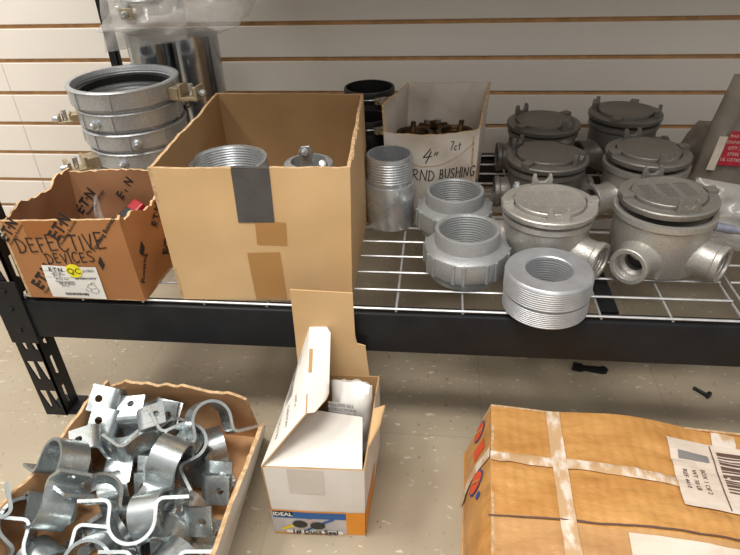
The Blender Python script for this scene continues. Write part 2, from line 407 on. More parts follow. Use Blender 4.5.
for (x0, x1, s_) in ((-.657, -.611, 1), (.856, .902, -1)):
    bm = B(); box(bm, (x0, -.7155, .160), (x1, -.7125, .275)); 
    xs = x1 - .003 if s_ > 0 else x0
    box(bm, (xs, -.7125, .160), (xs + .003, -.680, .2385))
    for z in (.185, .225, .258): lathe(bm, [(.004, 0), (.004, .002), (0, .003)], ((x0 + x1) / 2, -.7155, z), (0, -1, 0), 12)
    obj('beam_bracket', bm, 'rack', rack, bevel=.001)
for x in (.245, .55):
    bm = B(); box(bm, (x - .012, -.680, .225), (x + .012, -.130, .2345)); obj('cross_bar', bm, 'rack', rack)
for x0, y0 in ((-.655, -.712), (.862, -.712), (-.690, -.135), (.862, -.135)):
    bm = B(); box(bm, (x0 + .0005, y0 + .003, 0), (x0 + .052, y0 + .046, .003)); obj('foot_plate', bm, 'rack', rack)
bm = B(); box(bm, (-.66, -.70, 1.02), (.90, -.10, 1.035)); obj('upper_shelf_board', bm, 'board', rack)
for y0, y1 in ((-.7115, -.680), (-.098, -.130)): beam('upper_beam', y0, y1, .95, 1.0198)

deck = thing('wire_deck', 'galvanised wire grid deck resting on the black front beam', 'wire shelf', (.1, -.4, FZ))
bm = B(); R = .0019
ys = [-.7055 + .0474 * i for i in range(13)]
for i, y in enumerate(ys): tube(bm, [(-.612, y, FZ - R), (.412, y, FZ - R)], R, 6)
obj('long_wires', bm, 'wire', deck, smooth=60)
bm = B()
for x in [-.612 + .0]+[-.5198 + .0933 * i for i in range(10)] + [.412]: tube(bm, [(x, ys[0], FZ - 3 * R), (x, ys[-1], FZ - 3 * R)], R, 6)
obj('cross_wires', bm, 'wire', deck, smooth=60)
deck2 = thing('wire_deck', 'second wire grid deck beginning under the plastic bags at the right', 'wire shelf', (.64, -.4, FZ))
bm = B()
for y in ys: tube(bm, [(.426, y, FZ - R), (.856, y, FZ - R)], R, 6)
obj('long_wires', bm, 'wire', deck2, smooth=60)
bm = B()
for x in [.426 + .086 * i for i in range(6)]: tube(bm, [(x, ys[0], FZ - 3 * R), (x, ys[-1], FZ - 3 * R)], R, 6)
obj('cross_wires', bm, 'wire', deck2, smooth=60)

# ================================================================== kraft box
def kraft_box():
    t = thing('cardboard_box', 'large open kraft cardboard box with a grey tape patch over its front edge', 'box', (-.25, -.54, FZ))
    b = [(-.367, -.703, FZ), (-.117, -.692, FZ), (-.124, -.395, FZ), (-.376, -.392, FZ)]
    tp = [(-.369, -.706, .4525), (-.110, -.692, .4505), (-.128, -.388, .453), (-.384, -.380, .452)]
    ps = carton_panels(b, tp, f=dict(bulge=.003, wob=.002, seed=1), r=dict(bulge=.002, wob=.003, seed=2), b=dict(wob=.003, seed=3), l=dict(bulge=.002, wob=.003, seed=4))
    bm = B()
    for i, p in enumerate(ps): p.build(bm, .0045, 16, 12, 0, 1, 2, ragged=.0012 if i != 2 else .0004, rs=i)
    Panel(b[3], b[2], b[1], b[0]).build(bm, .004, 2, 2, 0, 0, 2)
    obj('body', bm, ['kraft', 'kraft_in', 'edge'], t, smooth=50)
    F = ps[0]
    bm = B(); F.quad(bm, .415, .63, .605, 1.0, .0008, 8)
    # folds over the rim
    n = 8
    for off0, off1, v0, v1 in ((.0008, -.0053, 1.0, 1.0), (-.0053, -.0053, 1.0, .9)):
        a = [bm.verts.new(F.P(.415 + .19 * i / n, v0, off0) + V((0, 0, .0008))) for i in range(n + 1)]; c = [bm.verts.new(F.P(.415 + .19 * i / n, v1, off1) + V((0, 0, .0008 if v1 == 1 else 0))) for i in range(n + 1)]
        for i in range(n): bm.faces.new((a[i], a[i + 1], c[i + 1], c[i]))
    tag_part(obj('tape_patch', bm, 'greytape', t, smooth=40), 'dark grey tape patch')
    bm = B(); F.quad(bm, .44, .01, .62, .40, .0006, 6, ang=.03); F.quad(bm, .50, .46, .66, .63, .0006, 4, ang=-.04)
    obj('tape_strip', bm, 'tape', t)
    # right rim worn down to ragged tufts
    bm = B(); R_ = ps[1]; rnd = random.Random(5)
    for i in range(26):
        u = rnd.uniform(.02, .5); p = R_.P(u, 1.0, rnd.uniform(-.004, .001)); h = rnd.uniform(.001, .004)
        prism(bm, [(-.003, -.002), (.003, -.002), (rnd.uniform(-.002, .002), h)], basis(p, (0, 1, 0), (0, 0, 1)), .001)
    obj('frayed_edge', bm, 'edge', t)
    return t
def tag_part(o, label): o['label'] = label; return o
kraft_box()
def threaded(r, z0, z1, pitch, depth):
    n = int((z1 - z0) / pitch); out = []
    for i in range(n):
        z = z0 + (z1 - z0) * i / n; p = (z1 - z0) / n
        out += [(r, z), (r, z + p * .25), (r - depth, z + p * .55), (r - depth, z + p * .75)]
    out.append((r, z1)); return out
# threaded pipe standing in the box
bm = B(); lathe(bm, [(.0545, 0)] + [(.0595, 0), (.0595, .06)] + threaded(.0595, .062, .150, .0042, .0014) + [(.0585, .152), (.0552, .152)] + [(.0545 - (.0012 if i % 2 else 0), .150 - i * .0021) for i in range(50)] , (-.318, -.552, FZ + .0045), closed=True, seg=64)
tag(obj('threaded_pipe', bm, 'zinc', smooth=35, origin=(-.318, -.552, FZ + .0045)), 'wide zinc pipe nipple with a threaded rim standing inside the kraft box', 'pipe')

# clamp ring (grounding bushing) used in several places
def ground_ring(loc, R_, h, label, rots, body='ringcast', lugmat='brass', group=None, lug=True, name='clamp_ring', ribs=12, screws=None, lsc=1.):
    t = thing(name, label, 'ring', loc, group); L_ = V(loc)
    bm = B(); ri = R_ - .010
    lathe(bm, [(R_ - .009, 0), (R_ - .009, h * .14), (R_ - .003, h * .16), (R_ - .001, h * .2), (R_ - .001, h * .9), (R_ + .001, h * .92), (R_ + .001, h - .002), (R_ - .001, h), (ri + .002, h), (ri, h - .004)] + [(ri - .0 - (.0012 if i % 2 else 0), h - .006 - i * .0022) for i in range(int((h - .012) / .0022))] + [(ri - .003, .004), (ri - .003, 0)], L_, closed=True, seg=64)
    obj('ring_body', bm, body, t, smooth=35)
    for i in range(ribs):
        a = 2 * pi * i / ribs + rots; d = V((cos(a), sin(a), 0)); mt = basis(L_ + d * (R_ - .003), V((-sin(a), cos(a), 0)), (0, 0, 1))
        bm = B(); box(bm, (-.0016, h * .17, -.001), (.0016, h * .94, .0042), 0, mt); obj('rib', bm, body, t, bevel=.0006)
    bm = B(); lathe(bm, [(ri - .0035, h * .3), (ri - .0035, h * .66), (ri - .010, h * .62), (ri - .011, h * .3)], L_, closed=True, seg=48); obj('insulating_throat', bm, 'black', t, smooth=40)
    if lug:
        a = lug; d = V((cos(a), sin(a), 0)); tg = V((-sin(a), cos(a), 0)); o = L_ + d * (R_ - .002) + V((0, 0, h * .45))
        bm = B(); mt = basis(o, d, tg)
        k_ = lsc
        for lo_, hi_ in (((0, -.013, -.009), (.016, .013, .009)), ((.014, -.012, -.009), (.044, .012, -.004)), ((.016, -.012, -.004), (.020, .012, .012)), ((.039, -.012, -.004), (.044, .012, .010))):
            box(bm, [q * k_ for q in lo_], [q * k_ for q in hi_], 0, mt)
        lo = obj('lug', bm, lugmat, t, bevel=.0012)
        bm = B(); lathe(bm, [(0, .020), (.0045, .019), (.0045, .002), (.003, 0), (.003, -.006)], o + d * .030 * k_ + V((0, 0, -.004)), (0, 0, 1), 12)
        obj('lug_screw', bm, 'zinc', lo, smooth=40)
        bm = B(); lathe(bm, [(.006, 0), (.006, .007), (.004, .010), (0, .0105)], o + d * .044 * k_, d, 12); obj('lug_screw', bm, 'zinc', lo, smooth=40)
    for k, aa in enumerate(screws or (rots + .8, rots + 3.3)):
        d = V((cos(aa), sin(aa), 0)); bm = B()
        lathe(bm, [(.0095, -.002), (.0095, .004), (.0065, .0055), (.0065, .009), (.004, .013), (0, .014)], L_ + d * R_ + V((0, 0, h * .5)), d, 14)
        obj('screw', bm, 'zinc', t, smooth=40)
    return t
ground_ring((-.205, -.545, FZ + .0045), .052, .04, 'clamp fitting half hidden in the kraft box beside the threaded pipe', 1., lug=1.2)
t = thing('pipe_clamp', 'small zinc clamp with a bolted tab poking above the kraft box front edge', 'clamp', (-.198, -.566, .295))
bm = B(); lathe(bm, [(.040, 0), (.040, .085), (.036, .095), (.030, .098), (.026, .098), (.026, 0)], (-.192, -.562, .308), (0, 0, 1), 40, closed=True); obj('cap', bm, 'castgrey', t, smooth=40)
bm = B(); prism(bm, [(-.010, 0), (.010, 0), (.010, .026), (.006, .034), (-.006, .034), (-.010, .026)], basis((-.190, -.583, .402), (1, .3, 0), (0, .15, 1)), .005); o_ = obj('tab', bm, 'galv', t, bevel=.001)
bm = B(); lathe(bm, [(.0055, 0), (.0055, .005), (.0035, .008), (0, .0085)], (-.191, -.584, .428), (.3, -1, .1), 12); obj('bolt', bm, 'zinc', o_, smooth=40)
bm = B(); lathe(bm, [(.0075, 0), (.0075, .008), (.005, .012), (0, .013)], (-.168, -.580, .405), (.2, -.6, .6), 12); obj('bolt', bm, 'zinc', t, smooth=40)

# ================================================================== printed brown box
def printed_box():
    t = thing('cardboard_box', 'brown printed cardboard box marked DEFECTIVE DEVICES with torn flaps at the shelf end', 'box', (-.51, -.63, FZ))
    b = [(-.600, -.711, FZ), (-.419, -.711, FZ), (-.410, -.560, FZ), (-.590, -.555, FZ)]
    tp = [(-.601, -.712, .374), (-.424, -.712, .381), (-.418, -.560, .386), (-.588, -.545, .3795)]
    ps = carton_panels(b, tp, f=dict(bulge=.002, wob=.0015, seed=11), r=dict(bulge=.004, wob=.003, seed=12, top=lambda u: 1.0 - (.0 if u < .06 else .10) + .05 * sin(u * 9)),
                       b=dict(wob=.004, seed=13, top=lambda u: 1 + .02 * sin(u * 5)), l=dict(wob=.004, seed=14, top=lambda u: 1 + .03 * sin(u * 11) - .02 * sin(u * 23)))
    bm = B()
    for i, p in enumerate(ps): p.build(bm, .004, 24, 10, 0, 1, 2, ragged=(.0005, .003, .0015, .003)[i], rs=20 + i)
    Panel(b[3], b[2], b[1], b[0]).build(bm, .004, 2, 2, 0, 1, 2)
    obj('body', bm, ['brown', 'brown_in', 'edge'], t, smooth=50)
    F, Rt, Bk, _ = ps
    bm = B(); F.quad(bm, .20, .80, .52, .995, .0005, 5); obj('tape_strip', bm, 'brtape', t)
    bm = B()
    F.hand(bm, 'DEFECTIVE', .085, .62, .0235, .0021, ang=.045, sp=.92, seed=4); F.hand(bm, 'DEVICES', .295, .475, .0165, .0018, ang=.07, sp=.95, seed=9)
    tag_part(obj('handwriting', bm, 'ink', t), 'black marker words DEFECTIVE DEVICES')
    def logo(P, u, v, s_, ang):
        P.text(bm, 'E\u00b7T\u00b7N', u, v, s_ * 1.05, ang, bold=.045, sx=.82)
        P.text(bm, 'Powering Business', u + (s_ * .62 * sin(ang)) / P.w, v - (s_ * .62 * cos(ang)) / P.h, s_ * .3, ang, bold=.01)
    bm = B()
    a = radians(48)
    for u, v, s_ in ((.06, .90, .020), (.20, .30, .024), (.50, .93, .022)): logo(F, u, v, s_, a)
    F.text(bm, 'Powering Business', .84, .84, .009, a, bold=.02)
    F.poly(bm, [(.72, .50), (.755, .58), (.77, .47), (.735, .40)]); 
    logo(Rt, .62, .42, .024, radians(58)); logo(Rt, .55, .84, .018, a)
    Rt.text(bm, 'Powering', .12, .35, .012, radians(60), bold=.02); Rt.poly(bm, [(.12, .56), (.2, .66), (.22, .56), (.16, .48)])
    obj('printed_logo', bm, 'ink', t)
    bm = B()
    inn = Panel(tp[3], tp[2], b[2], b[3])   # inside of the back wall, read from the front
    inn = Panel((b[3][0], b[3][1] - .0046, b[3][2]), (b[2][0], b[2][1] - .0046, b[2][2]), (tp[2][0], tp[2][1] - .0046, tp[2][2]), (tp[3][0], tp[3][1] - .0046, tp[3][2]))
    inn.text(bm, 'E\u00b7T\u00b7N', .12, .62, .022, a, bold=.03, off=.001); inn.text(bm, 'E\u00b7T\u00b7N', .56, .80, .018, a, bold=.03, off=.001); inn.text(bm, 'Powering Business', .22, .60, .008, a, bold=.02, off=.001)
    obj('inside_print', bm, 'ink', t)
    bm = B(); F.quad(bm, .225, .02, .685, .45, .0014, 6, ang=-.02); lb = tag_part(obj('shipping_label', bm, 'paper', t), 'white shipping label')
    bm = B()
    F.text(bm, 'E\u00b7T\u00b7N', .34, .405, .009, -.02, off=.0019, bold=.03); F.text(bm, 'J-1003', .62, .40, .006, -.02, off=.0019)
    for k, (y, x0, x1) in enumerate(((.365, .36, .46), (.345, .36, .47), (.325, .36, .44), (.285, .37, .50), (.25, .40, .50), (.232, .40, .53), (.215, .40, .52), (.19, .41, .47))):
        F.text(bm, ['CAT NO', 'PZR-1174 DX', 'QTY 10', 'MODEL 4400', 'DEVICE HOUSING', 'GROUP NO 112', 'USA UL LISTED', 'LOT 22'][k], (x0 + x1) / 2 - .065, y, .0036, -.02, off=.0019, bold=.01)
    rnd = random.Random(8); u = .345
    while u < .545:
        wv = rnd.choice((.003, .005, .008)); F.quad(bm, u, .06, u + wv, .095, .0019, 1); u += wv + rnd.choice((.003, .005))
    u = .485
    while u < .655:
        wv = rnd.choice((.003, .006)); F.quad(bm, u, .283, u + wv, .305, .0019, 1); u += wv + .005
    for pts in ([(.63, .18), (.66, .22), (.70, .21), (.71, .17), (.67, .15), (.63, .18)], [(.66, .15), (.65, .11), (.69, .09), (.72, .12), (.71, .17)], [(.64, .12), (.61, .13), (.62, .16)], [(.67, .21), (.68, .24), (.71, .235)]): F.stroke(bm, [(a_ - .075, b_) for a_, b_ in pts], .0006, .0019)
    F.stroke(bm, [(.24, .385), (.67, .385)], .0004, .0019); F.stroke(bm, [(.24, .305), (.67, .305)], .0004, .0019)
    obj('label_print', bm, 'ink', lb)
    bm = B(); F.disc(bm, .50, .40, .0115, .0024); d_ = tag_part(obj('round_sticker', bm, 'yellowdot', t), 'yellow QC sticker')
    bm = B(); F.text(bm, 'QC', .50, .40, .0135, 0, .0029); obj('sticker_letters', bm, 'ink', d_)
    return t
printed_box()
# red devices inside it
for (x, y, z, rz, ry, lab) in ((-.452, -.592, .283, .9, -.5, 'red plastic device case leaning nearer the right side in the brown box'), (-.500, -.600, .268, -.5, .9, 'dark red plastic device case lying at the middle of the brown box')):
    t = thing('plastic_device', lab, 'device', (x, y, z)); mt = Matrix.Translation((x, y, z)) @ Matrix.Rotation(rz, 4, 'Z') @ Matrix.Rotation(ry, 4, 'Y')
    bm = B(); box(bm, (-.03, -.014, 0), (.03, .014, .062), 0, mt); obj('case', bm, 'red', t, bevel=.003)
    bm = B(); box(bm, (-.031, -.0145, .016), (.031, .0145, .024), 0, mt); obj('seam_band', bm, 'black', t)
    bm = B(); box(bm, (-.012, -.008, .060), (.012, .008, .066), 0, mt); obj('rocker', bm, 'black', t, bevel=.001)
t = thing('plastic_sleeve', 'crumpled clear plastic sleeve beside the red devices in the brown box', 'bag', (-.535, -.60, .252))
bm = B(); Panel((-.545, -.60, .252), (-.512, -.605, .252), (-.517, -.600, .362), (-.522, -.598, .360), bulge=.006, wob=.012, seed=5).build(bm, .0006, 8, 8); obj('film', bm, 'clearbag', t, smooth=60)

# ================================================================== white bin box
def bin_box():
    t = thing('cardboard_box', 'grimy white open-front cardboard bin hand-lettered 4" RND BUSHING', 'box', (0, -.32, FZ))
    b = [(-.088, -.400, FZ), (.062, -.400, FZ), (.080, -.245, FZ), (-.070, -.242, FZ)]
    tp = [(-.095, -.400, .391), (.067, -.400, .397), (.091, -.240, .430), (-.063, -.240, .430)]
    tl = [(-.097, -.398, .438), (.067, -.400, .399), (.091, -.240, .430), (-.063, -.240, .430)]
    F = Panel(b[0], b[1], tp[1], tp[0], bulge=.004, wob=.002, seed=31, top=lambda u: 1 - .045 * sin(pi * u))
    Rt = Panel(b[1], b[2], tp[2], tp[1], bulge=.002, wob=.002, seed=32); Bk = Panel(b[2], b[3], tp[3], tp[2], wob=.003, seed=33); Lf = Panel(b[3], b[0], tl[0], tl[3], wob=.004, seed=34)
    bm = B()
    for i, p in enumerate((F, Rt, Bk, Lf)): p.build(bm, .0035, 16, 10, 0, 0, 1, ragged=.0008, rs=40 + i)
    Panel(b[3], b[2], b[1], b[0]).build(bm, .0035, 2, 2)
    obj('body', bm, ['dirtycard', 'edge'], t, smooth=50)
    bm = B()
    F.hand(bm, '4"', .40, .66, .022, .0017, ang=.0, slant=.35, seed=2); F.hand(bm, '7ct', .70, .80, .014, .0013, slant=.1, seed=6, sp=.8)
    F.hand(bm, 'RND', .29, .42, .0205, .0017, ang=.02, seed=12, sp=.86, slant=.12); F.hand(bm, 'BUSHING', .60, .44, .0185, .0017, ang=.05, seed=21, sp=.68, slant=.1)
    tag_part(obj('handwriting', bm, 'ink', t), 'black marker lettering')
    bm = B()
    F.stroke(bm, [(.02, .86), (.15, .70), (.4, .60), (.6, .62), (.8, .72), (.93, .84)], .0012, .0007)
    F.stroke(bm, [(.945, .02), (.95, .5), (.94, .93)], .003, .0007)
    obj('crease', bm, 'edge', t)
    return t
bin_box()
for i, (x, y, lab, ry) in enumerate(((-.045, -.33, 'tarnished round bushing with an upright lug at the left of the white bin', 1.9), (.028, -.322, 'dark oily round bushing lying at the right of the white bin', .4))):
    ground_ring((x, y, .345), .034, .022, lab, ry, body='fitting_dark', lugmat='fitting_dark', lug=1.2 + i * .9, name='round_bushing', ribs=0)
    bm = B(); mt = Matrix.Translation((x + .002, y - .012, .362)); lathe(bm, [(.006, 0), (.006, .012), (.0045, .014), (.0045, .024), (0, .025)], (x - .004 + i * .012, y - .006, .364), (.1, .05, 1), 10)
    bo = obj('bushing_bolt', bm, 'fitting_dark', smooth=40, origin=(x, y, .364)); tag(bo, ['stubby dark bolt standing on the left bushing in the white bin', 'stubby dark bolt standing on the right bushing in the white bin'][i], 'bolt')
for i, (x, y, z, r_, lab) in enumerate(((-.010, -.355, .345, .017, 'small greenish brass plug between the two bushings in the white bin'), (-.068, -.362, .342, .015, 'small rusty plug in the front left corner of the white bin'), (.05, -.362, .345, .014, 'small dark plug in the front right corner of the white bin'))):
    bm = B(); lathe(bm, [(0, 0), (r_, 0), (r_, .012), (r_ * .7, .02), (0, .022)], (x, y, z), (.2, .1, 1), 20); tag(obj('round_plug', bm, 'fitting_dark', smooth=40, origin=(x, y, z)), lab, 'plug')
bm = B(); box(bm, (-.085, -.392, .305), (.068, -.252, .342)); tag(obj('packing_filler', bm, 'kraft_in', origin=(0, -.32, .305)), 'brown filler board under the bushings inside the white bin', 'packing')

# ================================================================== coupling with nipple, unions, reducing bushing
t = thing('pipe_coupling', 'galvanised coupling with a threaded nipple on top beside the kraft box', 'pipe fitting', (-.081, -.446, FZ))
bm = B(); lathe(bm, [(.0395, 0), (.041, 0), (.0418, .002), (.0418, .074), (.0408, .077), (.036, .0775), (.036, 0)], (-.081, -.446, FZ), seg=64, closed=True); obj('coupling', bm, 'zinc', t, smooth=35)
bm = B(); lathe(bm, [(.0345, .0776), (.0385, .0776)] + [(.0385, .082)] + threaded(.0385, .084, .120, .0040, .0010) + [(.0380, .122), (.0375, .125), (.0345, .125)], (-.081, -.446, FZ), seg=64, closed=True); obj('nipple', bm, 'zinc', t, smooth=35)
def union(x, y, lab, rot, group):
    t = thing('pipe_union', lab, 'pipe fitting', (x, y, FZ), group); L_ = (x, y, FZ)
    bm = B(); lathe(bm, [(.044, 0), (.052, 0), (.0555, .003), (.0555, .016), (.050, .018), (.044, .018)], L_, seg=64, closed=True); obj('lower_collar', bm, 'castgrey', t, smooth=35)
    oct_ = lambda r, a, h: r * (.965 + .035 * (1 / max(cos(((a + rot) % (pi / 4)) - pi / 8), .9239) - 1) / .0824)
    bm = B(); lathe(bm, [(.047, .012), (.058, .012), (.0632, .017), (.0640, .021), (.0640, .044), (.0630, .047), (.056, .052), (.050, .0535), (.047, .0535)], L_, seg=64, closed=True, rfun=lambda r, a, h: oct_(r, a, h) if r > .0555 else r)
    n_ = obj('nut', bm, 'castgrey', t, smooth=28)
    for i in range(8):
        a = i * pi / 4 - rot
        for q in (-.12, .12):
            aa = a + q; d = V((cos(aa), sin(aa), 0)); mt = basis(V(L_) + d * .0622, V((-sin(aa), cos(aa), 0)), (0, 0, 1))
            bm = B(); box(bm, (-.0026, .015, -.006), (.0026, .0475, .0026), 0, mt); obj('rib', bm, 'castgrey', n_, bevel=.0014)
    bm = B(); lathe(bm, [(.049, .050), (.0475, .054), (.0475, .0745), (.0465, .076), (.0425, .076), (.0415, .0745)] + [(.0405 + (.001 if i % 2 else 0), .073 - i * .0021) for i in range(22)] + [(.036, .026), (.036, .002), (.043, .002), (.043, .050)], L_, seg=64, closed=True); obj('threaded_collar', bm, 'castgrey', t, smooth=35)
union(.045, -.606, 'grey threaded pipe union with ribbed nut nearest the shelf edge', .2, 'grey pipe unions')
union(.028, -.476, 'grey threaded pipe union tucked behind the other, against the white bin', .45, 'grey pipe unions')
t = thing('reducing_bushing', 'pale threaded reducing bushing overhanging the front shelf edge', 'pipe fitting', (.152, -.687, FZ))
bm = B(); lathe(bm, [(.0325, 0), (.055, 0), (.0572, .002)] + threaded(.0578, .003, .027, .0030, .0009) + [(.0560, .0275), (.0560, .030)] + threaded(.0586, .0305, .057, .0030, .0009) + [(.0572, .0595), (.0555, .061), (.0325, .061), (.031, .0595)] + [(.031 - (.0006 if i % 2 else 0), .058 - i * .002) for i in range(28)], (.152, -.687, FZ), seg=80, closed=True)
obj('body', bm, 'bush', t, smooth=30)

# ================================================================== conduit outlet boxes
def outlet_box(x, y, rl, label, hubs, yaw, cm='castal', lm=None, lift=0., zc=.0945, rb=None, screw=None, lidtilt=(0, 0), lettering=False):
    L_ = V((x, y, FZ)); t = thing('conduit_box', label, 'conduit box', L_, 'round cast conduit boxes'); r = rb or rl - .0065
    bm = B(); lathe(bm, [(0, .001), (r * .80, 0), (r * .93, .004), (r * .98, .012), (r * .985, .03), (r, .034), (r, zc - .016), (r + .0035, zc - .012), (r + .0035, zc - .004), (r - .004, zc - .003), (r - .004, zc - .012), (0, zc - .012)], L_, seg=64)
    obj('body', bm, cm, t, smooth=40)
    for a, ln in hubs:
        d = V((cos(a), sin(a), 0)); o = L_ + V((0, 0, .033)) + d * (r - .012)
        bm = B(); R_ = .0265; E_ = ln + .012
        lathe(bm, [(R_ + .008, .0), (R_ + .003, .008), (R_ - .001, .016), (R_ - .001, E_ - .010), (R_ + .001, E_ - .008), (R_ + .001, E_ - .001), (R_, E_), (R_ - .0055, E_), (R_ - .0065, E_ - .002)] + [(R_ - .0068 + (.0008 if i % 2 else 0), E_ - .004 - i * .0018) for i in range(9)] + [(R_ - .012, E_ - .022), (R_ - .0125, .0105)], o, d, 40)
        h_ = obj('hub', bm, cm, t, smooth=40)
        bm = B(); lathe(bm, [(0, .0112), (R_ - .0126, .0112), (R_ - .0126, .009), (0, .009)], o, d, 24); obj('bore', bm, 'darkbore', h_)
    # lid
    zt = zc + lift; bm = B()
    rot = Matrix.Translation(L_ + V((0, 0, zt))) @ Matrix.Rotation(lidtilt[0], 4, 'X') @ Matrix.Rotation(lidtilt[1], 4, 'Y') @ Matrix.Rotation(yaw, 4, 'Z')
    lathe(bm, [(0, -.003), (rl - .008, -.003), (rl - .006, 0), (rl - .001, .001), (rl, .0025), (rl, .0085), (rl - .0015, .010), (rl * .775, .0105), (rl * .76, .0080), (rl * .745, .0080), (rl * .735, .0145), (rl * .72, .0155), (rl * .70, .0146), (0, .0146)], (0, 0, 0), (0, 0, 1), 64)
    for v in bm.verts: v.co = rot @ v.co
    lm = lm or cm; lid = obj('lid', bm, lm, t, smooth=35)
    for k in (0, pi):
        bm = B(); mt = rot @ Matrix.Rotation(k, 4, 'Z'); 
        m2 = mt @ basis((0, -rl * .80, .0095), (1, 0, 0), (0, 0, 1))
        prism(bm, [(-.0155, 0), (.0155, 0), (.0155, .013), (.0135, .0195), (.0095, .0195), (.008, .012), (.004, .0075), (-.004, .0075), (-.008, .012), (-.0095, .0195), (-.0135, .0195), (-.0155, .013)], m2, .0065)
        obj('lug', bm, lm, lid, bevel=.0008)
        bm = B(); box(bm, (rl * .76, -.0075, .008), (rl + .0005, .0075, .0165), 0, mt); obj('wrench_pad', bm, lm, lid, bevel=.001)
    if lettering:
        bm = B()
        for c in (-.6, 0, .6):
            for q in range(7):
                xx = c * .045; yy = .022 - q * .0065
                if xx * xx + yy * yy < (rl * .62) ** 2:
                    k = -.009
                    while k < .009:
                        box(bm, (xx + k, yy, .0140), (xx + k + .0016, yy + .0036, .0156), 0, rot); k += .0026
        obj('raised_lettering', bm, lm, lid)
    if screw is not None:
        d = V((cos(screw), sin(screw), 0)); bm = B(); lathe(bm, [(.006, 0), (.006, .003), (.0045, .003), (.0045, .008), (0, .009)], L_ + d * (rl + .003) + V((0, 0, zc + .006)), (0, 0, 1), 6); lathe(bm, [(.009, -.014), (.009, .0)], L_ + d * (rl + .001) + V((0, 0, zc + .006)), (0, 0, 1), 12)
        obj('ground_screw', bm, 'zinc', t)
    return t
outlet_box(.331, -.556, .0685, 'cast conduit box in front at the right, lid lifted, one hub mouth facing forward', [(radians(232), .030), (radians(-42), .030)], radians(8), lift=.006, zc=.095, rb=.068, lidtilt=(.0, -.02), lettering=True, lm='castmid')
outlet_box(.350, -.379, .0690, 'cast conduit box second from the front at the right, hub towards the left', [(radians(205), .034), (radians(25), .03)], radians(14), 'castal', lift=.004, zc=.093, rb=.0665, lm='castmid')
outlet_box(.358, -.182, .0690, 'cast conduit box farthest back at the right, against the slat wall', [(radians(200), .028), (radians(0), .028)], radians(62), 'castdark', lift=.002, zc=.098)
outlet_box(.164, -.562, .0695, 'cast conduit box behind the reducing bushing, raised lettering on its lid', [(radians(-38), .030), (radians(172), .022)], radians(4), zc=.088, screw=radians(125), lettering=True)
outlet_box(.183, -.388, .0690, 'cast conduit box in the middle of the left row, smooth dark lid', [(radians(180), .022), (radians(5), .02)], radians(52), 'castdark', zc=.0915)
outlet_box(.198, -.222, .0690, 'cast conduit box at the back of the left row beside the white bin', [(radians(183), .022), (radians(90), .03)], radians(40), 'castdark', zc=.0935)

# ================================================================== stack of clamp rings, pipes, buckets at the back
zz = FZ
for i, (dx, R_, h, rot, lug, scr, lab) in enumerate(((.008, .091, .036, .5, radians(60), (radians(80), 2.5), 'lowest galvanised clamp ring of the tall stack, behind the brown box'), (.010, .090, .036, .3, radians(100), (radians(75), 1.2), 'fifth clamp ring from the top of the tall stack, behind the brown box'),
        (.009, .090, .036, 1.2, radians(226), (radians(-88), 2.), 'fourth clamp ring from the top of the tall stack, lug just above the brown box'), (.007, .093, .036, .1, radians(85), (radians(-66), 2.2), 'third clamp ring from the top of the tall stack, screw facing the kraft box'),
        (.005, .093, .036, 2.0, radians(205), (radians(-105), .6), 'second clamp ring from the top of the tall stack, lug at its left'), (.002, .097, .038, .7, radians(-8), (radians(182), 1.), 'topmost clamp ring of the tall stack, open mouth and lug pointing right'))):
    ground_ring((-.572 + dx, -.335, zz), R_, h, lab, rot, lug=lug, group='stacked clamp rings', ribs=9, lsc=(.8 if i == 4 else 1.25), screws=scr); zz += h + .0003
for x, lab in ((-.583, 'left one of two shiny steel pipes standing behind the clamp rings'), (-.490, 'right one of two shiny steel pipes standing behind the clamp rings')):
    bm = B(); lathe(bm, [(.041, 0), (.046, 0), (.046, .262), (.041, .262)], (x, -.165, FZ), seg=64, closed=True)
    tag(obj('steel_pipe', bm, 'pipesteel', smooth=40, origin=(x, -.165, FZ)), lab, 'pipe', 'steel pipes behind the rings')
def pillow(bm, o, x, y, W, H, T, nu=18, nv=18, seed=0, crk=.006, shape=None, mi=0):
    """closed crumpled bag: two skins that meet at their rim"""
    o = V(o); x = V(x).normalized(); y = V(y).normalized(); n = x.cross(y)
    gr = []
    for sd in (1, -1):
        rows = []
        for j in range(nv + 1):
            row = []
            for i in range(nu + 1):
                u, v = i / nu, j / nv; k = (sin(pi * u) * sin(pi * v)) ** .45
                wsc = shape(v) if shape else 1
                p = o + x * (u - .5) * W * wsc + y * v * H
                p += n * (sd * T / 2 * k + crk * k * noise.noise(V((u * 5 + seed * 3.3, v * 5, sd * 4 + seed))) + crk * .5 * noise.noise(V((u * 13, v * 13 + seed, seed))) * k + crk * .8 * noise.noise(V((u * 3, v * 3, seed * 1.7))))
                row.append(p)
            rows.append(row)
        gr.append(rows)
    rim = {}
    def vert(s_, j, i):
        if j in (0, nv) or i in (0, nu):
            if (j, i) not in rim: rim[(j, i)] = bm.verts.new(gr[0][j][i])
            return rim[(j, i)]
        if (s_, j, i) not in rim: rim[(s_, j, i)] = bm.verts.new(gr[s_][j][i])
        return rim[(s_, j, i)]
    for s_ in (0, 1):
        for j in range(nv):
            for i in range(nu):
                bm.faces.new((vert(s_, j, i), vert(s_, j, i + 1), vert(s_, j + 1, i + 1), vert(s_, j + 1, i))).material_index = mi
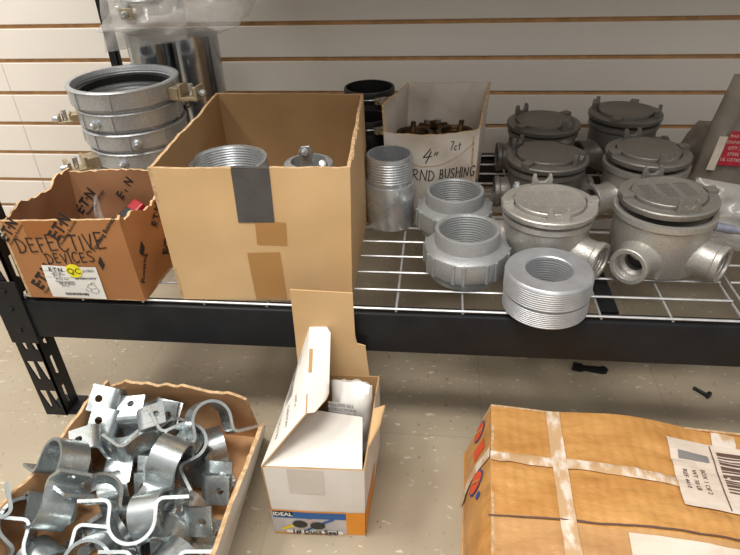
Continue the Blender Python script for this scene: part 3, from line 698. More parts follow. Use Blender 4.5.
# bag of parts draped on top of the pipes
ground_ring((-.560, -.175, .548), .055, .03, 'clamp ring inside the clear bag on top of the steel pipes', .6, lug=radians(-95))
t = thing('plastic_bag', 'clear plastic bag of fittings lying on top of the steel pipes', 'bag', (-.50, -.175, .51))
bm = B(); pillow(bm, (-.500, -.265, .535), (1, .05, .02), (0, .95, .18), .27, .235, .085, 26, 22, 3, .022); obj('film', bm, 'clearbag', t, smooth=70)
bm = B(); pillow(bm, (-.545, -.262, .505), (1, .1, .12), (0, .25, 1), .16, .10, .035, 16, 16, 8, .014); obj('hanging_fold', bm, 'clearbag', t, smooth=70)

def canister(x, y, R_, h, lab, lug, body='black'):
    t = thing('black_canister', lab, 'canister', (x, y, FZ)); L_ = (x, y, FZ)
    bm = B(); lathe(bm, [(0, 0), (R_ * .93, 0), (R_ * .95, .004), (R_ * .95, h - .02), (R_ * .88, h - .012), (R_ * .86, h - .035), (0, h - .035)], L_, seg=56); obj('shell', bm, body, t, smooth=40)
    bm = B(); lathe(bm, [(R_ * .95, h - .022), (R_, h - .020), (R_, h - .004), (R_ * .97, h), (R_ * .90, h), (R_ * .89, h - .02)], L_, seg=56, closed=True); obj('rim', bm, 'black', t, smooth=40)
    d = V((cos(lug), sin(lug), 0)); o = V(L_) + d * (R_) + V((0, 0, h - .014)); mt = basis(o, d, V((-d.y, d.x, 0)))
    bm = B(); box(bm, (-.002, -.012, -.006), (.008, .012, .006), 0, mt); box(bm, (.006, -.008, -.004), (.018, .008, .002), 0, mt); lo = obj('lug', bm, 'brass', t, bevel=.0012)
    bm = B(); lathe(bm, [(.004, 0), (.004, .008), (0, .0095)], o + d * .013, (0, 0, 1), 12); obj('lug_screw', bm, 'zinc', lo, smooth=40)
    bm = B(); tube(bm, [V(L_) + V((cos(lug + q) * (R_ + .002), sin(lug + q) * (R_ + .002), h - .012)) for q in [k * .12 - .9 for k in range(16)]], .0016, 8); obj('wire_band', bm, 'galv', t, smooth=50)
    return t
canister(-.139, -.205, .050, .166, 'tall black round fitting at the back between kraft box and white bin', radians(-60))
canister(-.128, -.335, .037, .150, 'shorter black round fitting squeezed behind the kraft box corner', radians(-50))

# ================================================================== bags at the right end
def bag(lab, o, x, y, W, H, T, seed, m='greybag', shape=None, prints=(), crk=.012):
    t = thing('plastic_bag', lab, 'bag', o)
    bm = B(); pillow(bm, o, x, y, W, H, T, 18, 20, seed, crk, shape); obj('film', bm, m, t, smooth=70)
    xx = V(x).normalized(); yy = V(y).normalized(); n = xx.cross(yy)
    for (u0, v0, u1, v1, mm, nm) in prints:
        oo = V(o)
        P = Panel(*[oo + xx * (u - .5) * W + yy * v * H + n * (T * .5 + crk * .6) for u, v in ((u0, v0), (u1, v0), (u1, v1), (u0, v1))], wob=.004, seed=seed)
        bm = B(); P.build(bm, .0006, 6, 6); lo = obj(nm, bm, mm, t)
        if mm == 'redprint':
            bm = B()
            for q in range(5):
                P.text(bm, ['PART NO', 'CONNECTOR', 'QTY 25', 'STEEL', 'UL LISTED'][q], .5, .86 - q * .17, P.h * .12, 0, .0012)
            obj('label_print', bm, 'labelpaper', lo)
    return t
bag('tall dusty plastic bag with a red and white label standing at the right end', (.474, -.395, FZ), (1, -.3, .05), (.17, .10, 1), .12, .235, .05, 2, shape=lambda v: 1 - .25 * max(0, v - .6), prints=((.26, .40, .52, .64, 'redprint', 'red_label'), (.15, .36, .25, .60, 'labelpaper', 'white_label')))
bag('grey plastic bag slumped against the slat wall behind the labelled bag', (.508, -.23, FZ), (1, -.1, 0), (.03, .1, 1), .13, .105, .06, 5, shape=lambda v: 1 - .6 * v * v, prints=((.02, .08, .2, .34, 'redprint', 'red_label'),))
bag('greyish plastic bag cut off by the right edge, its white corner hanging forward', (.548, -.455, FZ), (1, -.2, 0), (.0, .05, 1), .13, .19, .07, 7, shape=lambda v: 1 - .3 * v, prints=((.0, .25, .16, .42, 'labelpaper', 'white_corner'),))
t = bag('clear crinkled bag holding a bluish part beside the front right conduit box', (.462, -.520, FZ), (1, -.2, -.1), (-.12, .3, .75), .10, .105, .035, 9, 'clearbag')
bm = B(); lathe(bm, [(0, 0), (.007, 0), (.007, .03), (.005, .034), (.005, .05), (0, .052)], (.412, -.545, .302), (1, .1, -.25), 16); tag(obj('bluish_connector', bm, 'bluefit', smooth=40, origin=(.412, -.545, .302)), 'small bluish connector inside the clear bag beside the conduit box', 'connector')
for (x, y, z, m_, lab) in ((.463, -.600, .262, 'red', 'red plastic connector lying at the right end of the wire deck'), (.468, -.645, .262, 'yellow', 'yellow plastic connector lying just in front of the red one')):
    t = thing('plastic_connector', lab, 'connector', (x, y, FZ)); bm = B(); lathe(bm, [(0, 0), (.011, 0), (.013, .004), (.013, .022), (.009, .026), (.006, .045), (0, .046)], (x, y, z - .002), (.8, .5, .05), 18); obj('cap', bm, m_, t, smooth=40)
    bm = B(); 
    for k in range(6): a = k * pi / 3; d = V((.5 * cos(a) * -1, .8 * cos(a), sin(a))); box(bm, (-.0015, -.0015, -.011), (.0015, .0015, .011), 0, basis(V((x, y, z)) + d * .0125 + V((.010, .006, 0)), d, (.8, .5, .05)) @ Matrix.Rotation(pi / 2, 4, 'X'))
    obj('grip_ridge', bm, m_, t)

# ================================================================== duct seal box on the floor
def seal_box():
    t = thing('product_box', 'white printed box of duct seal standing open on the floor', 'box', (-.145, -.82, 0))
    b = [(-.208, -.904, 0), (-.084, -.899, 0), (-.078, -.735, 0), (-.198, -.735, 0)]
    tp = [(-.211, -.904, .136), (-.080, -.900, .136), (-.077, -.728, .138), (-.201, -.730, .138)]
    ps = carton_panels(b, tp, f=dict(bulge=.0015, wob=.001, seed=51), r=dict(bulge=.002, wob=.001, seed=52), b=dict(seed=53), l=dict(bulge=.002, seed=54)); F, Rt, Bk, Lf = ps
    bm = B()
    for i, p in enumerate(ps): p.build(bm, .002, 10, 8, 0, 1, 1, rs=60 + i)
    Panel(b[3], b[2], b[1], b[0]).build(bm, .002, 2, 2, 0, 1, 1)
    obj('body', bm, ['whitecard', 'kraft_in'], t, smooth=50)
    # back flap, kraft inside showing
    bm = B(); mt = basis((-.2, -.729, .138), (1, .01, 0), (0, .0, 1))
    prism(bm, [(.002, 0), (.108, 0), (.104, .056), (.092, .060), (.090, .074), (.090, .147), (.004, .150), (.0035, .08)], mt, -.002)
    obj('back_flap', bm, 'kraft', t)
    # lid panel and its tuck flap (white outside)
    hF, hB, fF, fB, tB, tF = V((-.211, -.904, .137)), V((-.201, -.730, .139)), V((-.156, -.866, .196)), V((-.176, -.716, .228)), V((-.1445, -.722, .229)), V((-.130, -.850, .186))
    lp = Panel(hB, hF, fF, fB, bulge=.004); bm = B(); lp.build(bm, .002, 10, 8, 0, 1, 1); 
    lid = obj('lid_panel', bm, ['whitecard', 'kraft_in'], t, smooth=60)
    tfp = Panel(fB, fF, tF, tB, bulge=.002, top=lambda u: 1 - .35 * max(0, .12 - u) / .12 - .6 * max(0, u - .85) / .15)
    bm = B(); tfp.build(bm, .002, 16, 5, 0, 1, 1); obj('tuck_flap', bm, ['whitecard', 'kraft_in'], lid, smooth=60)
    bm = B(); tfp.quad(bm, .34, .05, .60, .22, .0006, 3); obj('die_cut_slot', bm, 'kraft_in', lid)
    bm = B()
    u = .20; rnd = random.Random(2)
    while u < .62:
        wv = rnd.choice((.008, .012, .02)); lp.quad(bm, u, .40, u + wv, .62, .0008, 1); u += wv + rnd.choice((.008, .014))
    for k, (tx, uu, vv, sz_) in enumerate((('1032 4', .42, .28, .010), ('DS-110', .80, .30, .010), ('CARTON', .80, .55, .008), ('QTY', .62, .28, .009), ('LOT 4', .75, .75, .007), ('USA', .2, .25, .008), ('HANDLE', .3, .74, .006))):
        lp.text(bm, tx, uu, vv, sz_, 0, .0008, bold=.01)
    obj('lid_print', bm, 'greyink', lid)
    # front inner flap folded in, right flap bent out
    bm = B(); Panel((-.209, -.902, .1365), (-.083, -.898, .1365), (-.092, -.815, .142), (-.178, -.812, .150), bulge=.003).build(bm, .002, 8, 8, 0, 1, 1); obj('front_flap', bm, ['whitecard', 'kraft_in'], t, smooth=60)
    bm = B(); Panel((-.0785, -.862, .136), (-.078, -.795, .137), (-.062, -.800, .150), (-.066, -.830, .144), bulge=.003).build(bm, .002, 8, 4, 0, 1, 1, ragged=.001); obj('side_flap', bm, ['whitecard', 'kraft'], t, smooth=60)
    bm = B(); F.quad(bm, .245, .66, .60, .985, .0006, 4, ang=-.02); obj('tape_strip', bm, mat('milky_tape', srgb(206, 198, 188), None, .3), t)
    # printed band: blue header, photograph of two plugged cables, orange end that wraps the corner
    bm = B(); F.quad(bm, .0, .035, .80, .385, .0005, 5, mi=0); band = tag_part(obj('printed_band', bm, 'paleprint', t), 'colour printed product band')
    bm = B(); F.quad(bm, .80, .03, 1.0, .385, .0006, 4); F.quad(bm, .0, .375, .80, .395, .0007, 4); Rt.quad(bm, 0, .03, .52, .385, .0006, 4); F.quad(bm, 0, .025, .8, .04, .0007, 4); obj('orange_end', bm, 'orangeprint', band)
    bm = B(); F.quad(bm, .02, .275, .80, .372, .0009, 4); obj('blue_header', bm, 'blueprint', band)
    bm = B(); F.quad(bm, .02, .30, .235, .372, .0011, 3); F.disc(bm, .30, .19, .0105, .0016, ry=.008); F.disc(bm, .49, .17, .0105, .0016, ry=.008); obj('black_print', bm, 'black', band)
    bm = B(); F.text(bm, 'IDEAL', .128, .338, .0100, 0, .0016, bold=.03, sx=1.0); F.quad(bm, .14, .035, .76, .085, .0010, 3); obj('white_print', bm, 'paper', band)
    bm = B(); F.stroke(bm, [(.10, .095), (.20, .15), (.29, .195)], .005, .0012); obj('yellow_cable_print', bm, 'yellow', band)
    bm = B(); F.stroke(bm, [(.38, .10), (.48, .165)], .004, .0012); F.stroke(bm, [(.50, .18), (.66, .27)], .004, .0012); obj('blue_cable_print', bm, 'blueprint', band)
    bm = B(); F.stroke(bm, [(.30, .20), (.46, .27)], .0035, .0012); obj('pink_cable_print', bm, mat('pink_print', srgb(210, 170, 170), None, .5), band)
    bm = B(); F.text(bm, '1# Duct Seal', .45, .064, .0125, 0, .0016, bold=.03); obj('product_name', bm, 'ink', band)
    return t
seal_box()
t = thing('paper_wrap', 'crumpled white printed paper stuffed in the duct seal box', 'paper', (-.105, -.765, .03))
bm = B(); pillow(bm, (-.112, -.768, .012), (1, -.1, 0), (0, -.02, 1), .060, .152, .066, 18, 18, 4, .011); obj('sheet', bm, 'paper', t, smooth=35)
P = Panel((-.140, -.806, .085), (-.104, -.810, .085), (-.106, -.800, .150), (-.142, -.797, .150), wob=.002); bm = B(); P.build(bm, .0005, 4, 4, 0, 0, 0); pg = obj('printed_sheet', bm, 'paper', t)
bm = B()
for q in range(9): P.text(bm, ['FOLLOW ALL', 'INSTRUCTIONS', 'BEFORE USING', 'SEALS DUCTS', 'AND CONDUIT', 'NON TOXIC', 'NO SOLVENT', 'KEEP DRY', 'MADE IN USA'][q], .5, .94 - q * .105, .0062, 0, .0008, bold=.01)
obj('small_print', bm, 'greyink', pg)
# ================================================================== torn box of straps
def strap_box():
    t = thing('torn_box', 'torn low cardboard box full of pipe straps on the floor', 'box', (-.39, -.89, 0))
    b = [(-.560, -1.06, 0), (-.262, -1.06, 0), (-.268, -.735, 0), (-.515, -.735, 0)]
    tp = [(-.585, -1.06, .066), (-.250, -1.05, .088), (-.274, -.762, .124), (-.500, -.742, .122)]
    bkP = Panel(b[2], b[3], tp[3], tp[2], wob=.006, seed=71, bulge=.012, top=lambda u: .90 + .12 * sin(pi * u) + .03 * sin(u * 17))
    rtP = Panel(b[1], b[2], V((-.232, -.800, .116)), V((-.250, -1.05, .092)), wob=.006, seed=72, top=lambda u: 1 + .03 * sin(u * 14) - .25 * max(0, u - .93) / .07)
    lfP = Panel(b[3], b[0], tp[0], tp[3], wob=.006, seed=73, top=lambda u: .95 + .05 * sin(u * 12)); frP = Panel(b[0], b[1], tp[1], tp[0], seed=74, wob=.004)
    bm = B()
    for i, p in enumerate((bkP, lfP, frP)): p.build(bm, .0045, 26, 8, 0, 1, 2, ragged=.0035, rs=80 + i)
    Panel(b[3], b[2], b[1], b[0]).build(bm, .004, 2, 2, 1, 1, 1)
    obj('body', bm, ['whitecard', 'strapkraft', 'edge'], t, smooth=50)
    bm = B(); rtP.build(bm, .0055, 26, 8, 0, 1, 2, ragged=.0025, rs=84); tag_part(obj('side_wall', bm, ['whitecard', 'strapkraft', 'edge'], t, smooth=50), 'torn side wall, white outside')
    return t
strap_box()

def strap_mesh(r=.0275, w_=.040, foot=.030, th=.0042, fil=.009):
    """two-hole pipe strap: foot, arch, foot; both feet have a bolt hole"""
    prof = []                                  # centre line, (s, z)
    leg = .015
    x1 = r + fil
    def arc(cx, cz, rr, a0, a1, n): return [(cx + rr * cos(a0 + (a1 - a0) * i / n), cz + rr * sin(a0 + (a1 - a0) * i / n)) for i in range(n + 1)]
    left = arc(-x1, fil, fil, -pi / 2, 0, 6)                       # foot rises into the arch
    body = arc(0, fil + leg, r, pi, 0, 22)
    right = arc(x1, fil, fil, pi, 3 * pi / 2, 6)
    prof = left + body + right
    bm = B(); h = w_ / 2
    def nrm(i):
        a = V(prof[max(i - 1, 0)]); b = V(prof[min(i + 1, len(prof) - 1)]); d = (b - a).normalized(); return V((-d.y, d.x))
    nw = 4; top = []; bot = []
    for i, p in enumerate(prof):
        n = nrm(i)
        if i in (0, len(prof) - 1): n = V((0, 1))
        top.append([bm.verts.new((p[0] + n.x * th / 2, -h + w_ * k / nw, p[1] + n.y * th / 2)) for k in range(nw + 1)])
        bot.append([bm.verts.new((p[0] - n.x * th / 2, -h + w_ * k / nw, p[1] - n.y * th / 2)) for k in range(nw + 1)])
    for i in range(len(prof) - 1):
        for k in range(nw):
            bm.faces.new((top[i][k], top[i + 1][k], top[i + 1][k + 1], top[i][k + 1])); bm.faces.new((bot[i][k], bot[i][k + 1], bot[i + 1][k + 1], bot[i + 1][k]))
        for k in (0, nw): bm.faces.new((top[i][k], bot[i][k], bot[i + 1][k], top[i + 1][k]))
    for sgn, row in ((-1, 0), (1, len(prof) - 1)):
        T, Bt = top[row], bot[row]; xi = prof[row][0]; xo = xi + sgn * foot; cx = (xi + xo) / 2 + sgn * .002; hr = .0055; m_ = 4
        def ringq(zz_, inner):
            co = [(xi, -h + w_ * k / nw) for k in range(nw + 1)] + [(xi + (xo - xi) * k / m_, h) for k in range(1, m_ + 1)] + [(xo, h - w_ * k / nw) for k in range(1, nw + 1)] + [(xo + (xi - xo) * k / m_, -h) for k in range(1, m_)]
            vs_ = [inner[k] if k <= nw else bm.verts.new((c[0], c[1], zz_)) for k, c in enumerate(co)]
            cs = []
            for c in co:
                d = V((c[0] - cx, c[1])).normalized(); cs.append(bm.verts.new((cx + d.x * hr, d.y * hr, zz_)))
            return vs_, cs
        a, ac = ringq(th / 2, T); b, bc = ringq(-th / 2, Bt); n = len(a)
        for i in range(n):
            j = (i + 1) % n
            bm.faces.new((a[i], a[j], ac[j], ac[i])); bm.faces.new((b[i], bc[i], bc[j], b[j])); bm.faces.new((ac[i], ac[j], bc[j], bc[i]))
            if i >= nw: bm.faces.new((a[i], b[i], b[j], a[j]))
    bmesh.ops.recalc_face_normals(bm, faces=bm.faces)
    me = bpy.data.meshes.new('pipe_strap'); bm.to_mesh(me); bm.free()
    me.polygons.foreach_set('use_smooth', [True] * len(me.polygons)); me.set_sharp_from_angle(angle=radians(35)); me.materials.append(M['galv'])
    return me
STRAP = strap_mesh()
#@STRAPS
STRAPS = [   # foot-plane middle, span direction, arch direction
    ((-0.3140, -0.8162, 0.0842), (-0.761, -0.605, 0.234), (-0.276, 0.629, 0.727), 'round strap loop standing end-on at the back right of the box'),
    ((-0.4873, -0.9180, 0.1011), (-0.817, 0.513, -0.264), (0.222, 0.701, 0.678), 'strap loop standing tallest at the left edge of the box'),
    ((-0.4856, -0.9292, 0.1011), (-0.738, 0.131, -0.662), (0.170, -0.913, -0.371), 'strap lying upside down in front of the leftmost loop, foot pointing up right'),
    ((-0.3517, -0.8755, 0.0835), (-0.160, -0.987, -0.018), (0.225, -0.054, 0.973), 'brightest strap on top at the centre of the pile, arch crest up'),
    ((-0.3658, -0.8465, 0.0788), (-0.618, 0.670, 0.411), (0.722, 0.691, -0.040), 'strap curling round behind the brightest centre strap'),
    ((-0.4450, -0.7753, 0.0876), (-0.996, 0.089, 0.010), (0.055, 0.696, -0.716), 'strap against the back cardboard wall, foot with hole facing out'),
    ((-0.4437, -0.7748, 0.0962), (-0.930, -0.114, 0.349), (-0.326, 0.694, -0.642), 'upper of two straps whose feet stand at the back left corner'),
    ((-0.4393, -0.7973, 0.0742), (-0.930, -0.114, 0.349), (-0.326, 0.694, -0.642), 'lower of two straps whose feet stand at the back left corner'),
    ((-0.4436, -0.8225, 0.0798), (-0.137, 0.929, 0.344), (0.033, 0.351, -0.936), 'strap beside the back left corner, foot raised and arch turned down'),
    ((-0.4432, -0.8289, 0.1088), (0.895, 0.438, 0.087), (0.018, 0.158, -0.987), 'strap slanting across the back of the pile, left foot raised'),
    ((-0.4028, -0.8720, 0.0798), (-0.884, 0.438, 0.166), (0.446, 0.895, 0.010), 'strap in the middle left of the pile leaning under the centre strap'),
    ((-0.3494, -0.9256, 0.0606), (0.230, -0.694, -0.682), (-0.049, -0.708, 0.704), 'strap under the brightest centre strap, broad bright arch facing forward'),
    ((-0.3668, -0.9403, 0.1024), (0.972, 0.211, -0.105), (0.120, -0.826, -0.550), 'strap lying upside down at the front of the pile like a cup'),
    ((-0.3369, -0.8683, 0.0708), (-0.998, -0.028, 0.048), (-0.047, 0.885, -0.463), 'strap by the torn right wall, upper foot of three facing out'),
    ((-0.3377, -0.8855, 0.0568), (-0.999, -0.046, 0.023), (-0.052, 0.886, -0.461), 'strap by the torn right wall, middle foot of three facing out'),
    ((-0.3463, -0.9338, 0.0515), (-0.997, -0.049, -0.053), (-0.019, 0.890, -0.456), 'strap by the torn right wall, lowest foot of three facing out'),
    ((-0.3260, -0.9877, 0.0703), (0.980, 0.162, -0.114), (0.075, -0.836, -0.544), 'strap at the front right bottom of the pile, upside down'),
    ((-0.4742, -0.9591, 0.0700), (0.960, 0.140, -0.242), (-0.009, -0.851, -0.526), 'strap hanging cup-wise under the upside down left strap'),
    ((-0.4071, -1.0207, 0.0488), (-0.980, -0.113, 0.166), (0.035, 0.718, 0.695), 'strap arched upright at the front edge left of centre'),
    ((-0.5184, -0.9817, 0.0698), (0.352, -0.655, -0.669), (-0.745, -0.629, 0.223), 'strap at the far left bottom, sticking over the box edge'),
    ((-0.4366, -0.9374, 0.0565), (-0.905, -0.290, 0.312), (-0.243, 0.953, 0.182), 'strap sunk in the middle of the pile between the upside down straps'),
    ((-0.4447, -0.8756, 0.0110), (0.397, -0.918, -0.008), (0.033, 0.006, 0.999), 'strap deep under the middle left strap'),
    ((-0.4809, -0.8421, 0.0481), (-0.596, -0.770, -0.229), (-0.628, 0.269, 0.730), 'strap behind the tallest left loop, foot against the left wall'),
    ((-0.4177, -0.9545, 0.0110), (0.784, -0.620, -0.021), (0.031, 0.004, 1.000), 'strap deep between the front straps'),
    ((-0.3837, -0.8011, 0.0336), (-0.643, -0.759, 0.101), (-0.319, 0.386, 0.865), 'strap behind the round end-on loop, low by the back wall'),
    ((-0.3423, -0.9481, 0.0110), (1.000, 0.004, -0.031), (0.031, 0.004, 1.000), 'strap low at the right front beside the torn wall'),
    ((-0.5230, -0.9566, 0.0373), (-0.428, -0.902, -0.061), (-0.594, 0.229, 0.771), 'strap low at the left edge under the upside down strap'),
    ((-0.3312, -0.7929, 0.0110), (0.525, -0.851, -0.012), (0.027, 0.002, 1.000), 'strap low in the back right corner under the round end-on loop'),
    ((-0.3345, -0.9087, 0.0110), (0.980, -0.198, -0.030), (0.031, 0.004, 1.000), 'strap lying lowest beside the torn right wall'),
    ((-0.4859, -0.9964, 0.0110), (-0.435, -0.900, 0.018), (0.035, 0.003, 0.999), 'strap at the bottom left near the front of the box'),
    ((-0.3168, -0.9819, 0.0110), (0.912, -0.409, -0.026), (0.030, 0.003, 1.000), 'strap at the very front right, mostly below the picture edge'),
    ((-0.5182, -0.8623, 0.0110), (-0.869, -0.493, 0.030), (0.031, 0.005, 0.999), 'strap buried between the tallest loop and the middle of the pile'),
]
for k, (o_, S_, U_, lab) in enumerate(STRAPS):
    if k == 0: so = bpy.data.objects.new('pipe_strap', STRAP); tag(so, lab, 'pipe strap', 'galvanised pipe straps in the torn box')
    else: so = so.copy(); so['label'] = lab
    link(so); S_ = V(S_).normalized(); U_ = (V(U_) - S_ * V(U_).dot(S_)).normalized(); W_ = U_.cross(S_)
    so.matrix_world = Matrix(((S_.x, W_.x, U_.x, o_[0]), (S_.y, W_.y, U_.y, o_[1]), (S_.z, W_.z, U_.z, o_[2]), (0, 0, 0, 1)))
#@END

# ================================================================== big carton, bottom right
def carton():
    t = thing('carton', 'battered taped shipping carton with a shipping label lying on the floor', 'box', (.30, -.95, 0))
    H = .100
    b = [(.040, -1.13, 0), (.60, -1.17, 0), (.62, -.790, 0), (.052, -.745, 0)]
    tp = [(.0655, -1.13, H), (.60, -1.17, H), (.62, -.782, H - .004), (.0875, -.735, H)]
    Fr, Rt, Bk, Lf = carton_panels(b, tp, f=dict(wob=.004, seed=91), r=dict(wob=.003, seed=92), b=dict(bulge=.004, wob=.004, seed=93), l=dict(bulge=.008, wob=.004, seed=94))
    Tp = Panel(tp[0], tp[1], tp[2], tp[3], bulge=.006, wob=.014, seed=95, crease=.0075)
    bm = B()
    for p in (Fr, Rt, Bk, Lf): p.build(bm, .004, 20, 8, 0, 0, 1)
    Tp.build(bm, .004, 90, 70, 0, 0, 1); Panel(b[3], b[2], b[1], b[0]).build(bm, .004, 2, 2)
    obj('body', bm, ['carton', 'edge'], t, smooth=50)
    uv = lambda x, y: ((x - .078) / (.61 - .078), (y + 1.15) / (1.15 - .7585))
    def uvp(x, y):    # solve the sheet coordinates of a point in plan
        u, v = .3, .6
        for _ in range(12):
            p = Tp.P(u, v); e = 1e-3; pu = (Tp.P(u + e, v) - p) / e; pv = (Tp.P(u, v + e) - p) / e
            d = V((x - p.x, y - p.y)); det = pu.x * pv.y - pu.y * pv.x
            u += (d.x * pv.y - d.y * pv.x) / det; v += (pu.x * d.y - pu.y * d.x) / det
        return u, v
    def strip(bm, pts, wd, off, n=30):
        """a ribbon of tape following a line in plan"""
        pts = [V(p) for p in pts]; rows = []
        tot = [(pts[i + 1] - pts[i]).length for i in range(len(pts) - 1)]
        for k in range(n + 1):
            d = sum(tot) * k / n; i = 0
            while i < len(tot) - 1 and d > tot[i]: d -= tot[i]; i += 1
            p = pts[i].lerp(pts[i + 1], d / tot[i]); dr = (pts[i + 1] - pts[i]).normalized(); q = V((-dr.y, dr.x))
            rows.append([bm.verts.new(Tp.P(*uvp(*(p + q * wd * s_)), off + .0008 * noise.noise(V((p.x * 90, p.y * 90, s_ * 2))))) for s_ in (-.5, -.25, 0, .25, .5)])
        for a, c in zip(rows, rows[1:]):
            for j in range(4): bm.faces.new((a[j], a[j + 1], c[j + 1], c[j]))
    bm = B(); strip(bm, [(.081, -.832), (.19, -.840), (.44, -.882)], .017, .0022); obj('tape_strip', bm, 'cleartape', t, smooth=40)
    bm = B(); Lf.quad(bm, .205, .0, .25, 1.0, .0022, 8); obj('tape_strip', bm, 'cleartape', t, smooth=40)
    bm = B(); strip(bm, [(.1735, -.7455), (.160, -1.10)], .019, .0026); obj('tape_strip', bm, 'cleartape', t, smooth=40)
    bm = B(); strip(bm, [(.40, -.765), (.392, -.80)], .03, .0014, 6); obj('tape_strip', bm, 'cleartape', t, smooth=40)
    bm = B()
    strip(bm, [(.0735, -1.01), (.56, -1.045)], .17, .0020, 60); obj('stretch_film', bm, 'film', t, smooth=50)
    bm = B(); strip(bm, [(.073, -.924), (.22, -.930), (.55, -.958)], .0022, .0026, 80); obj('flap_seam', bm, 'brownink', t)
    def flat(bm, corners, off, n=6):
        u = [uvp(*c) for c in corners]; g = []
        for j in range(n + 1):
            row = []
            for i in range(n + 1):
                a, c_ = i / n, j / n
                q = [u[0][k] * (1 - a) * (1 - c_) + u[1][k] * a * (1 - c_) + u[2][k] * a * c_ + u[3][k] * (1 - a) * c_ for k in (0, 1)]
                row.append(bm.verts.new(Tp.P(q[0], q[1], off)))
            g.append(row)
        for j in range(n):
            for i in range(n): bm.faces.new((g[j][i], g[j][i + 1], g[j + 1][i + 1], g[j + 1][i]))
    LC = [V((.308, -.897)), V((.470, -.912)), V((.485, -.800)), V((.318, -.785))]
    bm = B(); flat(bm, LC, .0030, 16); lb = tag_part(obj('shipping_label', bm, 'labelpaper', t), 'creased shipping label')
    lerp = lambda a, c_: (LC[0] * (1 - a) * (1 - c_) + LC[1] * a * (1 - c_) + LC[2] * a * c_ + LC[3] * (1 - a) * c_)
    def lq(bm, a0, c0, a1, c1): flat(bm, [lerp(a0, c0), lerp(a1, c0), lerp(a1, c1), lerp(a0, c1)], .0038, 8)
    bm = B(); rnd = random.Random(4); y = .30
    while y < .86:
        h = rnd.choice((.02, .035, .055)); lq(bm, .37, y, .62, y + h); y += h + rnd.choice((.015, .025))
    lq(bm, .325, .02, .335, .98); lq(bm, .74, .35, .75, .98)
    obj('bar_code', bm, 'brownink', lb)
    bm = B()
    def ltext(s_, a, c_, size, ang):
        p0 = lerp(a, c_); d1 = (lerp(a + .01, c_) - p0).normalized(); d2 = V((-d1.y, d1.x))
        ca, sa = cos(ang), sin(ang)
        for lp_ in glyphs(s_, .01, 'CENTER'):
            vs_ = []
            for x, y in lp_:
                q = p0 + d1 * (x * ca - y * sa) * size + d2 * (x * sa + y * ca) * size
                vs_.append(bm.verts.new(Tp.P(*uvp(q.x, q.y), .0038)))
            try: bm.faces.new(vs_)
            except ValueError: pass
    for k, s_ in enumerate(('SHIP TO', '1Z 4 80', 'GROUND', 'LOT 22')): ltext(s_, .70 + .085 * (k % 3), .70 - .24 * (k // 3), .010, -pi / 2)
    for k in range(3): ltext(('REF 4410', 'WT 38 LB', 'BOX 1 OF 2')[k], .08 + k * .07, .40, .008, -pi / 2)
    obj('label_print', bm, 'brownink', lb)
    bm = B(); lq(bm, .06, .70, .29, .80); obj('smudge', bm, 'greyink', lb)
    bm = B(); flat(bm, [(.225, -1.10), (.47, -1.10), (.50, -.972), (.232, -.941)], .0032, 16); tag_part(obj('paper_label', bm, 'labelpaper', t), 'plain white packing slip')
    # marks on the side panel: two ringed discs, a wedge
    def ov(bm, u, v, r, mi, off): Lf.disc(bm, u, v, r, off, 24, mi, r * 1.25)
    for v_, r_ in ((.045, .0145), (.285, .0165)):
        bm = B(); ov(bm, v_, .63, r_, 0, .0012); mk = obj('round_mark', bm, 'logoblue', t)
        bm = B(); ov(bm, v_, .63, r_ * .86, 0, .0016); obj('red_field', bm, 'logored', mk)
        bm = B(); Lf.stroke(bm, [(v_ - .02, .50), (v_ + .012, .74)], .0035, .0020); obj('slash', bm, 'carton', mk)
    bm = B(); Lf.poly(bm, [(.11, .48), (.17, .52), (.165, .82), (.115, .78)], .0014); obj('red_wedge', bm, 'logored', t)
    bm = B(); ov(bm, .355, .72, .005, 0, .0014); obj('blue_spot', bm, 'logoblue', t)
    return t
M['carton'] = mat('tan_carton_board', srgb(196, 146, 86), srgb(176, 124, 66), .42, scale=11, bump=.9, bscale=22, stretch=(1, 1.6, 1), spec=.4, bdist=.007)
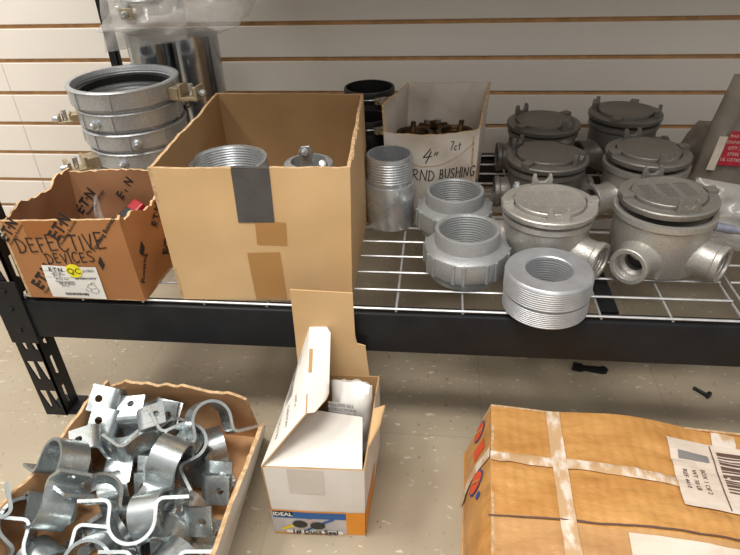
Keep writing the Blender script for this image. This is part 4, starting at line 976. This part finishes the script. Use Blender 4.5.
def corrugate(m, sc_, amt, dist):
    nt = m.node_tree; nd = nt.nodes; L = nt.links; b = nd['Principled BSDF']; tc = nd.new('ShaderNodeTexCoord')
    wv = nd.new('ShaderNodeTexWave'); wv.inputs['Scale'].default_value = sc_; wv.inputs['Distortion'].default_value = 1.2; wv.inputs['Detail'].default_value = 1; L.new(tc.outputs['Object'], wv.inputs['Vector'])
    bp = nd.new('ShaderNodeBump'); bp.inputs['Strength'].default_value = amt; bp.inputs['Distance'].default_value = dist; L.new(wv.outputs['Fac'], bp.inputs['Height'])
    old = [l.from_socket for l in nt.links if l.to_socket == b.inputs['Normal']]
    if old: L.new(old[0], bp.inputs['Normal'])
    L.new(bp.outputs[0], b.inputs['Normal'])
corrugate(M['carton'], 22, .5, .0012)
M['film'] = mat('stretch_film', srgb(226, 206, 176), None, .12, alpha=.13, bump=1., bscale=34, stretch=(1, 2.5, 1), spec=1.)
carton()

# ================================================================== small things on the floor
t = thing('steel_bracket', 'black flat bracket with a round eye lying on the floor under the beam', 'bracket', (.28, -.53, 0))
bm = B(); out = [(-.030, -.008), (-.026, .010), (-.012, .009), (-.008, .004), (.02, .006)] + [(.024 + .009 * cos(a), .009 * sin(a)) for a in (pi / 2, pi / 4, 0, -pi / 4, -pi / 2)] + [(.015, -.008), (-.006, -.006), (-.014, -.010)]
prism(bm, out, basis((.279, -.533, .0003), (1, -.12, 0), (.12, 1, 0)), .006); obj('plate', bm, 'rack', t, bevel=.001)
bm = B(); lathe(bm, [(.0035, .0063), (.006, .0063), (.006, .008), (.0035, .008)], (.303, -.536, 0), (0, 0, 1), 16, closed=True); obj('eye', bm, 'rack', t)
t = thing('loose_bolt', 'small dark bolt lying on the floor behind the carton', 'bolt', (.455, -.581, 0))
bm = B(); tube(bm, [(.446, -.572, .004), (.462, -.589, .004)], .0032, 10); obj('shank', bm, 'rack', t, smooth=40)
bm = B(); lathe(bm, [(0, 0), (.0065, 0), (.0065, .005), (0, .005)], (.462, -.589, .0062), (.69, -.73, .0), 6); obj('head', bm, 'rack', t)
for (x, y, s_) in ((-.69, -.80, 0),): pass
for o in bpy.data.objects:
    if '_base' in o: del o['_base']
